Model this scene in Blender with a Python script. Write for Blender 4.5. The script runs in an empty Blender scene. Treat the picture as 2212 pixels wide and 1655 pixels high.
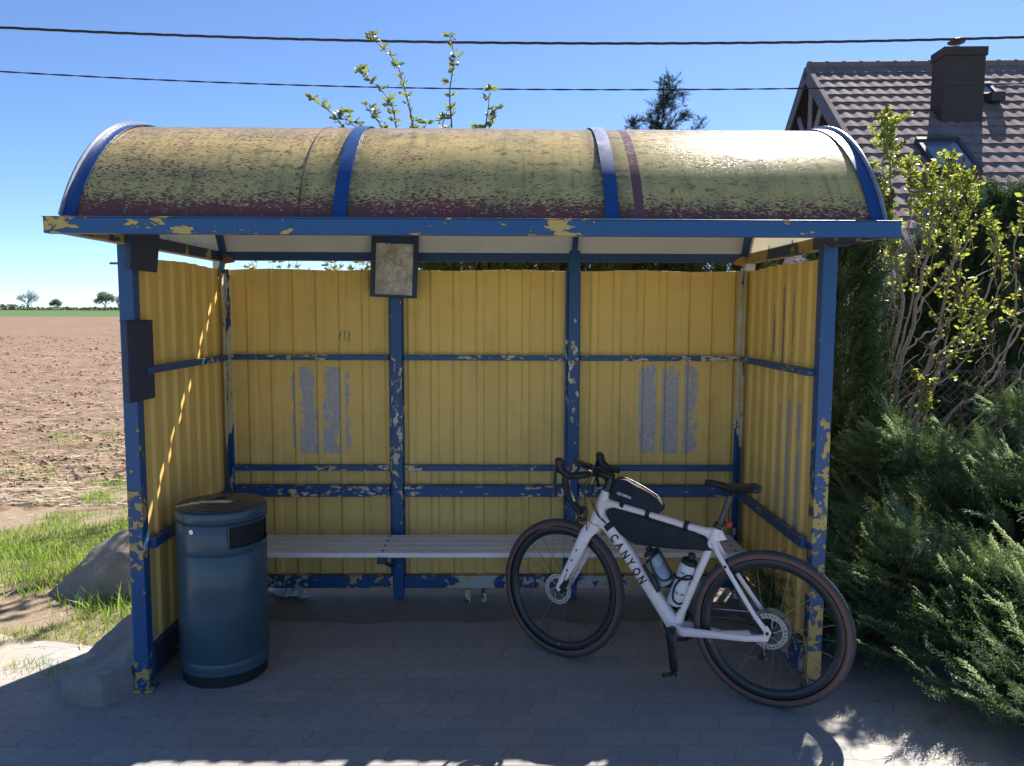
import bpy, bmesh, math, random
import numpy as np
from mathutils import Vector, Matrix, Quaternion
from mathutils import noise as mnoise
R = math.radians
PI = math.pi
random.seed(7); rng = np.random.default_rng(7)
SC = bpy.context.scene
COL = SC.collection

# ------------------------------------------------------------------ camera
CAM = Vector((0.0967, -4.4991, 1.70))
def make_camera():
    pitch, yaw, roll, f = 0.09035, 0.01315, 0.00393, 1674.9
    fw = Vector((math.sin(yaw)*math.cos(pitch), math.cos(yaw)*math.cos(pitch), -math.sin(pitch)))
    r0 = Vector((math.cos(yaw), -math.sin(yaw), 0)); u0 = r0.cross(fw)
    r = r0*math.cos(roll)+u0*math.sin(roll); u = -r0*math.sin(roll)+u0*math.cos(roll)
    cd = bpy.data.cameras.new('camera'); co = bpy.data.objects.new('camera', cd); COL.objects.link(co)
    m = Matrix((r, u, -fw)).transposed().to_4x4(); m.translation = CAM
    co.matrix_world = m
    cd.sensor_width = 36; cd.lens = f/2212*36; cd.clip_start = .05; cd.clip_end = 9000
    SC.camera = co
make_camera()

# ------------------------------------------------------------------ light
SUNDIR = Vector((.571, 1.0, 1.15)).normalized()          # towards the sun: behind the shelter and to the right
SUN_EL = math.asin(SUNDIR.z); SUN_AZ = math.atan2(SUNDIR.x, SUNDIR.y)
W = bpy.data.worlds.new('World'); SC.world = W; W.use_nodes = True
wn = W.node_tree.nodes; wl = W.node_tree.links
bg = wn['Background']; sky = wn.new('ShaderNodeTexSky'); sky.sky_type = 'NISHITA'
sky.sun_disc = False; sky.sun_elevation = SUN_EL; sky.sun_rotation = SUN_AZ
sky.air_density = .6; sky.dust_density = .1; sky.ozone_density = 6.0; sky.altitude = 0
wl.new(sky.outputs[0], bg.inputs[0]); bg.inputs[1].default_value = .072
sd = bpy.data.lights.new('sun', 'SUN'); sd.energy = 4.6; sd.angle = R(.5); sd.color = (1, .94, .86)
so = bpy.data.objects.new('sun', sd); COL.objects.link(so)
so.rotation_euler = (-SUNDIR).to_track_quat('-Z', 'Y').to_euler()
SC.view_settings.view_transform = 'Standard'; SC.view_settings.look = 'None'
SC.view_settings.exposure = 1.5; SC.view_settings.gamma = 1

# ------------------------------------------------------------------ material helper
class NT:
    def __init__(s, name):
        s.m = bpy.data.materials.new(name); s.m.use_nodes = True
        s.t = s.m.node_tree; s.n = s.t.nodes; s.b = s.n['Principled BSDF']; s.out = s.n['Material Output']
    def N(s, t, **k):
        x = s.n.new(t)
        for a, b in k.items(): setattr(x, a, b)
        return x
    def L(s, a, b): s.t.links.new(a, b)
    def put(s, sock, v):
        if hasattr(v, 'is_output'): s.L(v, sock)
        elif isinstance(v, (tuple, list)) and len(v) == 3 and sock.type == 'RGBA': sock.default_value = (*v, 1)
        else: sock.default_value = v
    def M(s, op, a, b=0.0, c=None, clamp=False):
        x = s.N('ShaderNodeMath', operation=op, use_clamp=clamp); s.put(x.inputs[0], a); s.put(x.inputs[1], b)
        if c is not None: s.put(x.inputs[2], c)
        return x.outputs[0]
    def pos(s): return s.N('ShaderNodeNewGeometry').outputs['Position']
    def obj(s): return s.N('ShaderNodeTexCoord').outputs['Object']
    def xyz(s, v):
        x = s.N('ShaderNodeSeparateXYZ'); s.L(v, x.inputs[0]); return x.outputs
    def vec(s, a, b, c):
        x = s.N('ShaderNodeCombineXYZ'); s.put(x.inputs[0], a); s.put(x.inputs[1], b); s.put(x.inputs[2], c); return x.outputs[0]
    def noise(s, v, scale, detail=4, rough=.55, dist=0.0, stretch=None, col=False):
        if stretch:
            mp = s.N('ShaderNodeMapping'); s.L(v, mp.inputs[0]); mp.inputs['Scale'].default_value = stretch; v = mp.outputs[0]
        x = s.N('ShaderNodeTexNoise'); s.L(v, x.inputs['Vector']); x.inputs['Scale'].default_value = scale
        x.inputs['Detail'].default_value = detail; x.inputs['Roughness'].default_value = rough; x.inputs['Distortion'].default_value = dist
        return x.outputs['Color' if col else 'Fac']
    def ramp(s, v, lo, hi, a=0.0, b=1.0, smooth=False):
        x = s.N('ShaderNodeMapRange'); 
        if smooth: x.interpolation_type = 'SMOOTHSTEP'
        s.put(x.inputs[0], v); s.put(x.inputs[1], lo); s.put(x.inputs[2], hi); s.put(x.inputs[3], a); s.put(x.inputs[4], b)
        return x.outputs[0]
    def mix(s, f, a, b, mode='MIX'):
        x = s.N('ShaderNodeMix', data_type='RGBA', blend_type=mode); s.put(x.inputs[0], f); s.put(x.inputs[6], a); s.put(x.inputs[7], b)
        return x.outputs[2]
    def bump(s, h, strength=.3, dist=.01):
        x = s.N('ShaderNodeBump'); x.inputs['Strength'].default_value = strength; x.inputs['Distance'].default_value = dist
        s.put(x.inputs['Height'], h); s.L(x.outputs[0], s.b.inputs['Normal']); return x
    def base(s, c): s.put(s.b.inputs['Base Color'], c)
    def rough(s, r): s.put(s.b.inputs['Roughness'], r)
    def set(s, **k):
        for a, v in k.items(): s.put(s.b.inputs[a.replace('_', ' ')], v)

def simple(name, col, rough=.5, var=.12, scale=30, metal=0.0, bump=0.0, spec=.5, coat=0.0):
    t = NT(name); p = t.obj(); n = t.noise(p, scale, 5, .6)
    c = t.mix(t.ramp(n, .3, .7), tuple(x*(1-var) for x in col), tuple(min(1, x*(1+var)) for x in col))
    t.base(c); t.rough(t.ramp(n, .3, .7, rough*.85, min(1, rough*1.15))); t.set(Metallic=metal)
    t.b.inputs['Specular IOR Level'].default_value = spec; t.b.inputs['Coat Weight'].default_value = coat
    if bump: t.bump(n, bump, .004)
    return t.m

BLUE = (.009, .066, .200); CREAM = (.60, .48, .27); YEL = (.50, .36, .13); GREYW = (.50, .50, .47); RUST = (.11, .045, .022)
def peeled(name, thr=.58, lowz=None, under=CREAM, scale=13, xpatch=0.0, top=BLUE, stretch=(1, 1, 1), rust=.35):
    """blue paint flaking off older layers; lowz=(z0,z1,amount): more flaking towards z1"""
    t = NT(name); p = t.pos(); x, y, z = t.xyz(p)
    n = t.M('ADD', t.M('MULTIPLY', t.noise(p, scale, 7, .62, .15, stretch), .66), t.M('MULTIPLY', t.noise(p, scale*.33, 6, .6, .3, stretch), .42)); n = t.M('SUBTRACT', n, .035)
    big = t.noise(p, 1.7, 3, .5)
    v = t.M('ADD', n, t.M('MULTIPLY', t.M('SUBTRACT', big, .5), .42 + xpatch))
    if lowz: v = t.M('ADD', v, t.ramp(z, lowz[0], lowz[1], 0, lowz[2], True))
    if name == 'flaked_kick_rail': v = t.M('ADD', v, t.M('MULTIPLY', t.ramp(x, -.26, -.12), t.ramp(x, .08, .02, 0, .17)))
    mask = t.ramp(v, thr, thr+.008); edge = t.ramp(v, thr-.018, thr-.004)
    fine = t.noise(p, 90, 4, .6)
    tone = t.mix(t.ramp(fine, .3, .75), top, tuple(c*1.28+.004 for c in top))
    fade = t.noise(p, 4, 3, .5)
    tone = t.mix(t.ramp(fade, .35, .8, 0, .25), tone, (top[0]*2.3, top[1]*1.5, top[2]*1.15))
    und = t.mix(t.ramp(t.noise(p, 9, 4, .6), .45, .6), under, (.64, .62, .52) if under == CREAM else YEL)
    und = t.mix(t.ramp(t.noise(p, 26, 5, .7), .58, .7, 0, rust), und, RUST)
    c = t.mix(edge, tone, (.03, .035, .05)); c = t.mix(mask, c, und)
    t.base(c); t.rough(t.mix(mask, (.42,)*3, (.75,)*3)); t.bump(t.M('SUBTRACT', t.M('MULTIPLY', fine, .25), mask), .45, .0012)
    return t.m

# ------------------------------------------------------------------ mesh helpers
class MB:
    def __init__(s): s.v = []; s.f = []; s.mi = []
    def add(s, vs, fs, mi=0, M=None):
        o = len(s.v)
        for p in vs:
            p = Vector(p); s.v.append(tuple(M @ p) if M else tuple(p))
        for f in fs: s.f.append(tuple(i+o for i in f)); s.mi.append(mi)
        return s
    def box(s, c, d, rot=None, mi=0, M=None):
        c = Vector(c); h = Vector(d)/2; vs = []
        for z in (-1, 1):
            for y in (-1, 1):
                for x in (-1, 1):
                    p = Vector((x*h.x, y*h.y, z*h.z))
                    if rot is not None: p = rot @ p
                    vs.append(c+p)
        return s.add(vs, [(0, 2, 3, 1), (4, 5, 7, 6), (0, 1, 5, 4), (2, 6, 7, 3), (0, 4, 6, 2), (1, 3, 7, 5)], mi, M)
    def b2(s, a, b, mi=0):
        return s.box([(a[i]+b[i])/2 for i in range(3)], [abs(b[i]-a[i]) for i in range(3)], mi=mi)
    def tube(s, pts, r, seg=10, cap=True, mi=0, M=None, sq=(1, 1), up=None, sup=2.0):
        """sweep; r scalar or list; sq scales section (side, up)"""
        pts = [Vector(p) for p in pts]; n = len(pts)
        rs = r if isinstance(r, (list, tuple)) else [r]*n
        vs = []; prev = None
        for i, p in enumerate(pts):
            d = (pts[min(i+1, n-1)]-pts[max(i-1, 0)])
            if d.length < 1e-9: d = Vector((0, 0, 1))
            d.normalize()
            if up is not None: a = Vector(up) - d*d.dot(Vector(up)); a.normalize()
            elif prev is None:
                a = d.orthogonal().normalized()
            else:
                a = prev - d*d.dot(prev); a.normalize()
            prev = a; b = d.cross(a)
            for k in range(seg):
                t = 2*PI*k/seg; ca, sa = math.cos(t), math.sin(t)
                if sup != 2.0:
                    e = 2/sup; ca = math.copysign(abs(ca)**e, ca); sa = math.copysign(abs(sa)**e, sa)
                q = sq[i] if isinstance(sq[0], (tuple, list)) else sq
                vs.append(p + a*ca*rs[i]*q[0] + b*sa*rs[i]*q[1])
        fs = []
        for i in range(n-1):
            for k in range(seg):
                a0 = i*seg+k; a1 = i*seg+(k+1) % seg
                fs.append((a0, a1, a1+seg, a0+seg))
        if cap: fs.append(tuple(range(seg-1, -1, -1))); fs.append(tuple(range((n-1)*seg, n*seg)))
        return s.add(vs, fs, mi, M)
    def lathe(s, prof, seg=48, mi=0, M=None, a0=0, a1=2*PI, closed=False):
        """profile (r,z) about Z"""
        full = abs(a1-a0-2*PI) < 1e-6; m = seg if full else seg+1; vs = []
        for r, z in prof:
            for k in range(m):
                t = a0+(a1-a0)*k/seg; vs.append((r*math.cos(t), r*math.sin(t), z))
        fs = []; n = len(prof)
        for i in range(n if closed else n-1):
            for k in range(seg if full else seg):
                j = (k+1) % m if full else k+1
                i2 = (i+1) % n
                fs.append((i*m+k, i*m+j, i2*m+j, i2*m+k))
        return s.add(vs, fs, mi, M)
    def prism(s, poly, y0, y1, mi=0, M=None, bulge=0.0):
        """poly in (x,z), thickness in y; bulge puffs the sides"""
        n = len(poly); cx = sum(p[0] for p in poly)/n; cz = sum(p[1] for p in poly)/n
        ym = (y0+y1)/2; vs = []; rings = [(1.0, 0.0), (1.0, .0)]
        if bulge <= 0:
            vs = [(p[0], y0, p[1]) for p in poly]+[(p[0], y1, p[1]) for p in poly]
            fs = [tuple(range(n)), tuple(range(2*n-1, n-1, -1))]+[(i, i+n, (i+1) % n+n, (i+1) % n) for i in range(n)]
            return s.add(vs, fs, mi, M)
        lv = [(.80, y0-bulge), (.93, y0-bulge*.7), (1, y0), (1, y1), (.93, y1+bulge*.7), (.80, y1+bulge)]
        for k, y in lv:
            for p in poly: vs.append((cx+(p[0]-cx)*k, y, cz+(p[1]-cz)*k))
        fs = [tuple(range(n))]
        for j in range(len(lv)-1):
            for i in range(n): fs.append((j*n+i, (j+1)*n+i, (j+1)*n+(i+1) % n, j*n+(i+1) % n))
        fs.append(tuple(range(len(lv)*n-1, (len(lv)-1)*n-1, -1)))
        return s.add(vs, fs, mi, M)
    def grid(s, fn, nu, nv, mi=0):
        o = [fn(i/nu, j/nv) for j in range(nv+1) for i in range(nu+1)]
        return s.add(o, [(j*(nu+1)+i, j*(nu+1)+i+1, (j+1)*(nu+1)+i+1, (j+1)*(nu+1)+i) for j in range(nv) for i in range(nu)], mi)
    def ball(s, c, r, seg=12, mi=0, M=None):
        if not isinstance(r, (tuple, list)): r = (r, r, r)
        pr = [(math.sin(PI*i/(seg//2)), -math.cos(PI*i/(seg//2))) for i in range(seg//2+1)]
        T = Matrix.Translation(Vector(c)) @ Matrix.Diagonal((r[0], r[1], r[2], 1))
        return s.lathe([(max(a, 1e-4), b) for a, b in pr], seg, mi, (M @ T) if M else T)
    def build(s, name, mats, parent=None, smooth=True, ang=35, bevel=0, fixn=False):
        me = bpy.data.meshes.new(name); me.from_pydata(s.v, [], s.f)
        if not isinstance(mats, (list, tuple)): mats = [mats]
        for m in mats: me.materials.append(m)
        if len(mats) > 1: me.polygons.foreach_set('material_index', s.mi)
        if fixn:
            b = bmesh.new(); b.from_mesh(me); bmesh.ops.recalc_face_normals(b, faces=b.faces); b.to_mesh(me); b.free()
        if smooth:
            me.polygons.foreach_set('use_smooth', [True]*len(me.polygons)); me.set_sharp_from_angle(angle=R(ang))
        me.update()
        o = bpy.data.objects.new(name, me); COL.objects.link(o)
        if parent: o.parent = parent
        if bevel:
            b = o.modifiers.new('bevel', 'BEVEL'); b.width = bevel; b.segments = 2; b.limit_method = 'ANGLE'; b.angle_limit = R(40)
        return o
def np_mesh(name, V, F, mat, parent=None, smooth=False):
    """V (n,3), F (m,k) arrays"""
    V = np.ascontiguousarray(V, dtype=np.float32); F = np.ascontiguousarray(F, dtype=np.int32); k = F.shape[1]
    me = bpy.data.meshes.new(name); me.vertices.add(len(V)); me.vertices.foreach_set('co', V.ravel())
    me.loops.add(F.size); me.loops.foreach_set('vertex_index', F.ravel())
    me.polygons.add(len(F)); me.polygons.foreach_set('loop_start', np.arange(0, F.size, k, dtype=np.int32))
    if smooth: me.polygons.foreach_set('use_smooth', np.ones(len(F), dtype=bool))
    me.materials.append(mat); me.update(calc_edges=True); me.validate()
    o = bpy.data.objects.new(name, me); COL.objects.link(o)
    if parent: o.parent = parent
    return o
def stamp(V, F, mats):
    """copy template V,F with a list of 4x4 arrays -> merged arrays"""
    mats = np.asarray(mats); n = len(mats)
    Vh = np.c_[V, np.ones(len(V))]
    out = np.einsum('nij,vj->nvi', mats, Vh)[..., :3].reshape(-1, 3)
    return out, (F[None]+(np.arange(n)*len(V))[:, None, None]).reshape(-1, F.shape[1])
def xf(loc, zdir, scale, roll=0.0):
    """4x4 with local Z along zdir"""
    z = np.array(zdir, float); z /= np.linalg.norm(z)
    a = np.array([0, 0, 1.0]) if abs(z[2]) < .9 else np.array([1.0, 0, 0])
    x = np.cross(a, z); x /= np.linalg.norm(x); y = np.cross(z, x)
    c, s_ = math.cos(roll), math.sin(roll); x, y = c*x+s_*y, -s_*x+c*y
    m = np.eye(4); m[:3, 0] = x*scale; m[:3, 1] = y*scale; m[:3, 2] = z*scale; m[:3, 3] = loc
    return m
def tag(o, label=None, cat=None, group=None, kind=None):
    if label: o['label'] = label
    if cat: o['category'] = cat
    if group: o['group'] = group
    if kind: o['kind'] = kind
    return o
def empty(name, loc, label, cat, group=None, M=None):
    o = bpy.data.objects.new(name, None); COL.objects.link(o); o.empty_display_size = .1
    if M is not None: o.matrix_world = M
    else: o.location = loc
    return tag(o, label, cat, group)
def copy_tree(o, parent=None):
    c = o.copy(); COL.objects.link(c); c.parent = parent
    if parent: c.matrix_parent_inverse = o.matrix_parent_inverse.copy()
    for ch in list(o.children): copy_tree(ch, c)
    return c
def text(name, body, size, mat, parent, M, sx=1.0, ext=.0006, bold=0.0, align='LEFT'):
    cu = bpy.data.curves.new(name, 'FONT'); cu.body = body; cu.size = size; cu.extrude = ext; cu.offset = bold; cu.align_x = align
    cu.resolution_u = 3
    t = bpy.data.objects.new('tmp', cu); COL.objects.link(t)
    dg = bpy.context.evaluated_depsgraph_get(); me = bpy.data.meshes.new_from_object(t.evaluated_get(dg))
    bpy.data.objects.remove(t); me.name = name; me.transform(M @ Matrix.Diagonal((sx, 1, 1, 1))); me.materials.clear(); me.materials.append(mat)
    o = bpy.data.objects.new(name, me); COL.objects.link(o); o.parent = parent
    return o

# ================================================================== SETTING
def gz(x, y):
    """terrain height: flat round the shelter, rising very gently far behind"""
    d = max(0.0, y-8.0); z = .0064*min(d, 320)
    return z
# ---- materials
def mat_soil(name, a, b, c, scale=3.0, straw=.0, bmp=.6):
    t = NT(name); p = t.pos()
    n1 = t.noise(p, scale, 8, .62); n2 = t.noise(p, scale*9, 6, .65); n3 = t.noise(p, .35, 4, .6)
    col = t.mix(t.ramp(n1, .35, .65), a, b); col = t.mix(t.ramp(n2, .5, .72, 0, .7), col, c)
    col = t.mix(t.ramp(n3, .35, .7, 0, .35), col, tuple(x*.78 for x in a))
    if straw > .6:      # darker bands running across the field
        bd = t.noise(p, 1.1, 5, .7, .5, (.35, 1.3, 1)); col = t.mix(t.ramp(bd, .53, .66, 0, .6), col, tuple(x*.55 for x in a))
    if straw:
        s1 = t.noise(p, 60, 3, .5, 1.2, (1, .25, 1)); col = t.mix(t.ramp(s1, .66, .7, 0, straw), col, (.52, .42, .26))
    t.base(col); t.rough(.95); t.b.inputs['Specular IOR Level'].default_value = .15
    t.bump(t.M('ADD', n1, t.M('MULTIPLY', n2, .5)), bmp, .05)
    return t.m
M_field = mat_soil('ploughed_soil', (.185, .118, .082), (.235, .16, .114), (.095, .06, .04), 2.2, .7)
M_dirt = mat_soil('sandy_dirt', (.23, .17, .118), (.285, .225, .16), (.25, .21, .15), 6, .35, .4)
M_green = mat_soil('young_crop_green', (.06, .115, .035), (.085, .145, .045), (.12, .15, .07), .8, 0, .4)
def mat_paver():
    t = NT('paving_block'); p = t.pos(); x, y, z = t.xyz(p)
    # wavy interlocking blocks 0.225 x 0.112
    L, H = .225, .1125
    wx = t.M('MULTIPLY', t.M('SINE', t.M('MULTIPLY', y, 2*PI/H)), .011)
    wy = t.M('MULTIPLY', t.M('SINE', t.M('MULTIPLY', x, 2*PI/H)), .006)
    jit = t.noise(p, 2.0, 2, .5); 
    y2 = t.M('ADD', t.M('ADD', y, wy), t.M('MULTIPLY', jit, .012)); row = t.M('FLOOR', t.M('DIVIDE', y2, H))
    x2 = t.M('ADD', t.M('ADD', x, wx), t.M('MULTIPLY', t.M('MODULO', t.M('ABSOLUTE', row), 2.0), L/2))
    fy = t.M('FRACT', t.M('DIVIDE', y2, H)); fx = t.M('FRACT', t.M('DIVIDE', x2, L))
    ey = t.M('MULTIPLY', t.M('SUBTRACT', .5, t.M('ABSOLUTE', t.M('SUBTRACT', fy, .5))), H)
    ex = t.M('MULTIPLY', t.M('SUBTRACT', .5, t.M('ABSOLUTE', t.M('SUBTRACT', fx, .5))), L)
    e = t.M('MINIMUM', ex, ey)
    fine = t.noise(p, 240, 5, .7); med = t.noise(p, 22, 5, .6); big = t.noise(p, 1.3, 5, .6)
    e2 = t.M('ADD', e, t.M('MULTIPLY', t.M('SUBTRACT', med, .5), .006))
    joint = t.ramp(e2, .0012, .0048, 1, 0, True)
    cell = t.N('ShaderNodeTexWhiteNoise', noise_dimensions='2D'); t.L(t.vec(row, t.M('FLOOR', t.M('DIVIDE', x2, L)), 0), cell.inputs['Vector'])
    c = t.mix(cell.outputs[0], (.255, .26, .27), (.335, .325, .32))
    c = t.mix(t.ramp(fine, .3, .75, 0, .6), c, (.42, .39, .36)); c = t.mix(t.ramp(med, .4, .75, 0, .35), c, (.22, .2, .17))
    # sand lying on the stones
    sand = t.ramp(t.M('ADD', t.M('ADD', big, t.ramp(x, -1.7, -2.5, 0, .22)), t.M('MULTIPLY', t.M('SUBTRACT', med, .5), .5)), .5, .72, 0, .88)
    c = t.mix(sand, c, (.36, .30, .235))
    jc = t.mix(t.ramp(t.noise(p, 3, 3, .6), .48, .62), (.13, .12, .10), (.075, .11, .03))
    jm = t.M('MULTIPLY', joint, t.ramp(t.noise(p, 5, 3, .6), .3, .6, .35, .95))
    c = t.mix(t.M('MULTIPLY', jm, .42), c, jc); t.base(c); t.rough(.9); t.b.inputs['Specular IOR Level'].default_value = .25
    t.bump(t.M('ADD', t.M('MULTIPLY', joint, -.6), t.M('ADD', t.M('MULTIPLY', cell.outputs[0], .35), t.M('MULTIPLY', t.M('ADD', fine, med), .35))), .4, .005)
    return t.m
M_pave = mat_paver()

def ring_sheet(name, x0, x1, y0, y1, nx, ny, fz, mat, kind='structure', wob=None):
    mb = MB()
    def fn(u, v):
        x = x0+(x1-x0)*u; y = y0+(y1-y0)*v
        if wob: x, y = wob(x, y, u, v)
        return (x, y, fz(x, y))
    mb.grid(fn, nx, ny); o = mb.build(name, mat, ang=80); tag(o, kind=kind); return o
# one ground sheet to the horizon
mb = MB(); ys = [-400, -60, -12, 0, 4, 8, 20, 60, 150, 328, 700, 2000, 7000]; xs = [-7000, -1500, -300, -60, -10, 0, 10, 60, 300, 1500, 7000]
vs = [(x, y, gz(x, y)-.03) for y in ys for x in xs]; n = len(xs)
mb.add(vs, [(j*n+i, j*n+i+1, (j+1)*n+i+1, (j+1)*n+i) for j in range(len(ys)-1) for i in range(n-1)])
tag(mb.build('ground', M_green, ang=80), kind='structure')
# sandy verge round the shelter
def dz(x, y):
    z = dz0(x, y)
    return min(z, -.006) if y < .15 else z
def dz0(x, y): return -.012+.02*mnoise.noise(Vector((x*.9, y*.9, 0)))*(1 if (y > .1 or x < -2.2 or x > 2.6) else 0)+.012*max(0, min(1, (y-.1)/.6))-.07*max(0, min(1, (y-2.9+.35*mnoise.noise(Vector((x*1.3, y, 5))))/.5))
ring_sheet('sandy_verge', -9, 12, -1.8, 3.6, 160, 70, dz, M_dirt)
# pavement: front of the shelter, irregular back-left edge buried in sand
def pw(x, y, u, v):
    if v > .999: y += .10*mnoise.noise(Vector((x*1.1, 3, 0)))
    return x, y
ring_sheet('pavement', -1.62, 2.35, -9.5, .02, 60, 60, lambda x, y: 0.0, M_pave, wob=pw)
def pw2(x, y, u, v):
    y += (-.36+.40*mnoise.noise(Vector((x*.8, 7, 0)))+.10*mnoise.noise(Vector((x*3.1, 4, 0))))*max(0, (v-.8)/.2)
    return x, y
ring_sheet('pavement', -9, -1.62, -9.5, -.15, 60, 40, lambda x, y: -.0005, M_pave, wob=pw2)
ring_sheet('pavement', 2.35, 9, -9.5, -1.2, 20, 20, lambda x, y: -.0005, M_pave)
# drifted dirt under the bench and along the back
mb = MB()
def df(u, v):
    x = -1.6+3.2*u; y = -.34+.62*v+.07*mnoise.noise(Vector((x*2.3, 1, 0)))*(1-v)+.05*mnoise.noise(Vector((x*7, 9, 0)))*(1-v)
    return (x, y, .003+.020*max(0, min(1, v*1.8-.5))+.009*mnoise.noise(Vector((x*4, y*4, 2)))*v)
mb.grid(df, 150, 24)
M_dirt2 = mat_soil('trodden_dirt', (.25, .21, .17), (.33, .28, .23), (.15, .13, .10), 9, .25, .5)
tag(mb.build('drifted_dirt', M_dirt2, ang=80), kind='structure')

# ploughed field with real clods
def fz(x, y):
    h = mnoise.fractal(Vector((x*1.3, y*2.6, 0)), .8, 2.1, 5)
    fall = 1/(1+max(0, y-12)*.03)
    return gz(x, y)+.012+(.045*h+.03*mnoise.noise(Vector((x*6, y*7, 4))))*fall*min(1, max(.15, (y-1.7)/.5))-.09*(1-min(1, max(0, (y-1.75)/(.35+.3*mnoise.noise(Vector((x*1.2, 2, 7)))))))
def field_rows():
    ys = [1.75]; 
    while ys[-1] < 125: ys.append(ys[-1]+.035+.012*(ys[-1]-1.75))
    V = []; nx = 260
    for y in ys:
        hw0 = -3.2-.62*(y+4.5); hw1 = -1.2-.29*(y+4.5)*.9
        hw1 = max(hw1, hw0*.2); hw1 = -1.6-.15*(y-2)
        for i in range(nx+1):
            x = hw0*1.15+(hw1-hw0*1.15)*i/nx; V.append((x, y, fz(x, y)))
    n = nx+1; F = [(j*n+i, j*n+i+1, (j+1)*n+i+1, (j+1)*n+i) for j in range(len(ys)-1) for i in range(nx)]
    o = np_mesh('ploughed_field', np.array(V), np.array(F), M_field, smooth=True); tag(o, kind='structure')
field_rows()
# far part of the brown field to both sides (seen from elsewhere)
mb = MB(); mb.grid(lambda u, v: (-160+320*u, 3.4+121.6*v, gz(0, 3.4+121.6*v)-.012), 20, 40)
tag(mb.build('far_field', M_field, ang=80), kind='structure')

# clods and straw on the field: uncountable -> one stuff object each
def scatter_clods():
    V = np.array([(1, 0, 0), (-.6, .8, 0), (-.5, -.9, 0), (.1, .1, .75), (.2, -.1, -.5)]); F = np.array([(0, 1, 3), (1, 2, 3), (2, 0, 3), (1, 0, 4), (2, 1, 4), (0, 2, 4)])
    ms = []
    for k in range(9000):
        y = 2.6+38*random.random()**1.9; hw = .66*(y+4.5)
        x = -1.8-.1*y-random.random()*hw
        if mnoise.noise(Vector((x*.5, y*.9, 3))) < -.05+.3*random.random()-.12: continue
        s = random.uniform(.010, .040)*(1+.025*y); m = xf((x, y, fz(x, y)+s*.2), (random.gauss(0, .5), random.gauss(0, .5), 1), s, random.random()*6.3)
        m[:3, :3] *= np.array([random.uniform(.7, 1.7), random.uniform(.6, 1.2), random.uniform(.4, 1.0)]); ms.append(m)
    A, B = stamp(V, F, ms); tag(np_mesh('soil_clods', A, B, mat_soil('lightened_clod_soil', (.28, .185, .13), (.33, .23, .165), (.17, .11, .075), 9, 0, .3)), 'loose brown clods lying over the ploughed field', 'clods', kind='stuff')  # clods paler than the field soil, lightened in colour to offset backlight shade
scatter_clods()
M_straw = simple('dry_straw', (.46, .38, .26), .8, .25, 8)
def scatter_straw():
    V = np.array([(-.5, 0, 0), (.5, 0, .06), (.5, .06, .06), (-.5, .06, 0)]); F = np.array([(0, 1, 2, 3)])
    ms = []
    for k in range(20000):
        y = 2.2+26*random.random()**1.8; hw = .66*(y+4.5); x = -1.8-.1*y-random.random()*hw
        s = random.uniform(.04, .15)*(1+.02*y); c, s_ = math.cos(a := random.gauss(0, .5)), math.sin(a)
        m = np.eye(4); m[:3, 0] = np.array([c, s_, random.gauss(0, .12)])*s; m[:3, 1] = np.array([-s_, c, random.gauss(.2, .4)])*s; m[:3, 2] = np.array([0, 0, 1])*s
        m[:3, 3] = (x, y, fz(x, y)+.012); ms.append(m)
    for k in range(1500):   # on the sandy verge and paving edge
        y = random.uniform(-1.3, 2.6); x = -1.62-random.random()**1.2*3.5
        s = random.uniform(.02, .07); c, s_ = math.cos(a := random.random()*6.3), math.sin(a)
        m = np.eye(4); m[:3, 0] = np.array([c, s_, random.gauss(0, .1)])*s; m[:3, 1] = np.array([-s_, c, .3])*s; m[:3, 2] = np.array([0, 0, 1])*s
        m[:3, 3] = (x, y, max(0, dz(x, y))+.006); ms.append(m)
    A, B = stamp(V, F, ms); tag(np_mesh('straw_litter', A, B, M_straw), 'dry straw bits scattered over the field and verge', 'straw', kind='stuff')
scatter_straw()

# ---- leaf-type materials
def leafmat(name, a, b, trans=.45, tcol=None, rough=.5, spec=.4):
    t = NT(name); g = t.N('ShaderNodeNewGeometry'); r = g.outputs['Random Per Island']
    n = t.noise(g.outputs['Position'], 3.0, 3, .5)
    f = t.M('ADD', t.M('MULTIPLY', r, .6), t.ramp(n, .3, .7, 0, .4))
    c = t.mix(f, a, b); t.base(c); t.rough(rough); t.b.inputs['Specular IOR Level'].default_value = spec
    tr = t.N('ShaderNodeBsdfTranslucent'); tc = t.mix(f, tcol[0], tcol[1]) if tcol else c; t.L(tc, tr.inputs[0])
    mx = t.N('ShaderNodeMixShader'); mx.inputs[0].default_value = trans
    t.L(t.b.outputs[0], mx.inputs[1]); t.L(tr.outputs[0], mx.inputs[2]); t.L(mx.outputs[0], t.out.inputs[0])
    return t.m
M_grass = leafmat('grass_blade', (.07, .15, .02), (.26, .34, .07), .5, ((.16, .34, .02), (.42, .54, .08)))
M_juni = leafmat('juniper_needles', (.055, .12, .065), (.15, .22, .115), .36, ((.06, .12, .03), (.18, .22, .07)), .45)
M_junt = leafmat('sunlit_juniper_shoots', (.10, .17, .09), (.27, .34, .19), .5, ((.22, .36, .15), (.52, .60, .32)), .4, .6)  # leaf colour brightened to paint sun on the juniper tips
M_thuja = leafmat('thuja_scale_leaves', (.038, .078, .034), (.09, .145, .055), .35, None, .5)
M_conif = leafmat('conifer_needles', (.016, .035, .02), (.035, .06, .032), .2, None, .55)
M_lilac = leafmat('lilac_leaf', (.10, .16, .035), (.24, .29, .07), .42, ((.20, .28, .03), (.58, .58, .08)), .35)
M_fruit = leafmat('pear_leaf', (.09, .14, .05), (.20, .23, .10), .4, ((.16, .24, .07), (.38, .40, .15)), .4)
M_seed = simple('dry_seed_head', (.12, .075, .06), .8, .3, 60)
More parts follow.
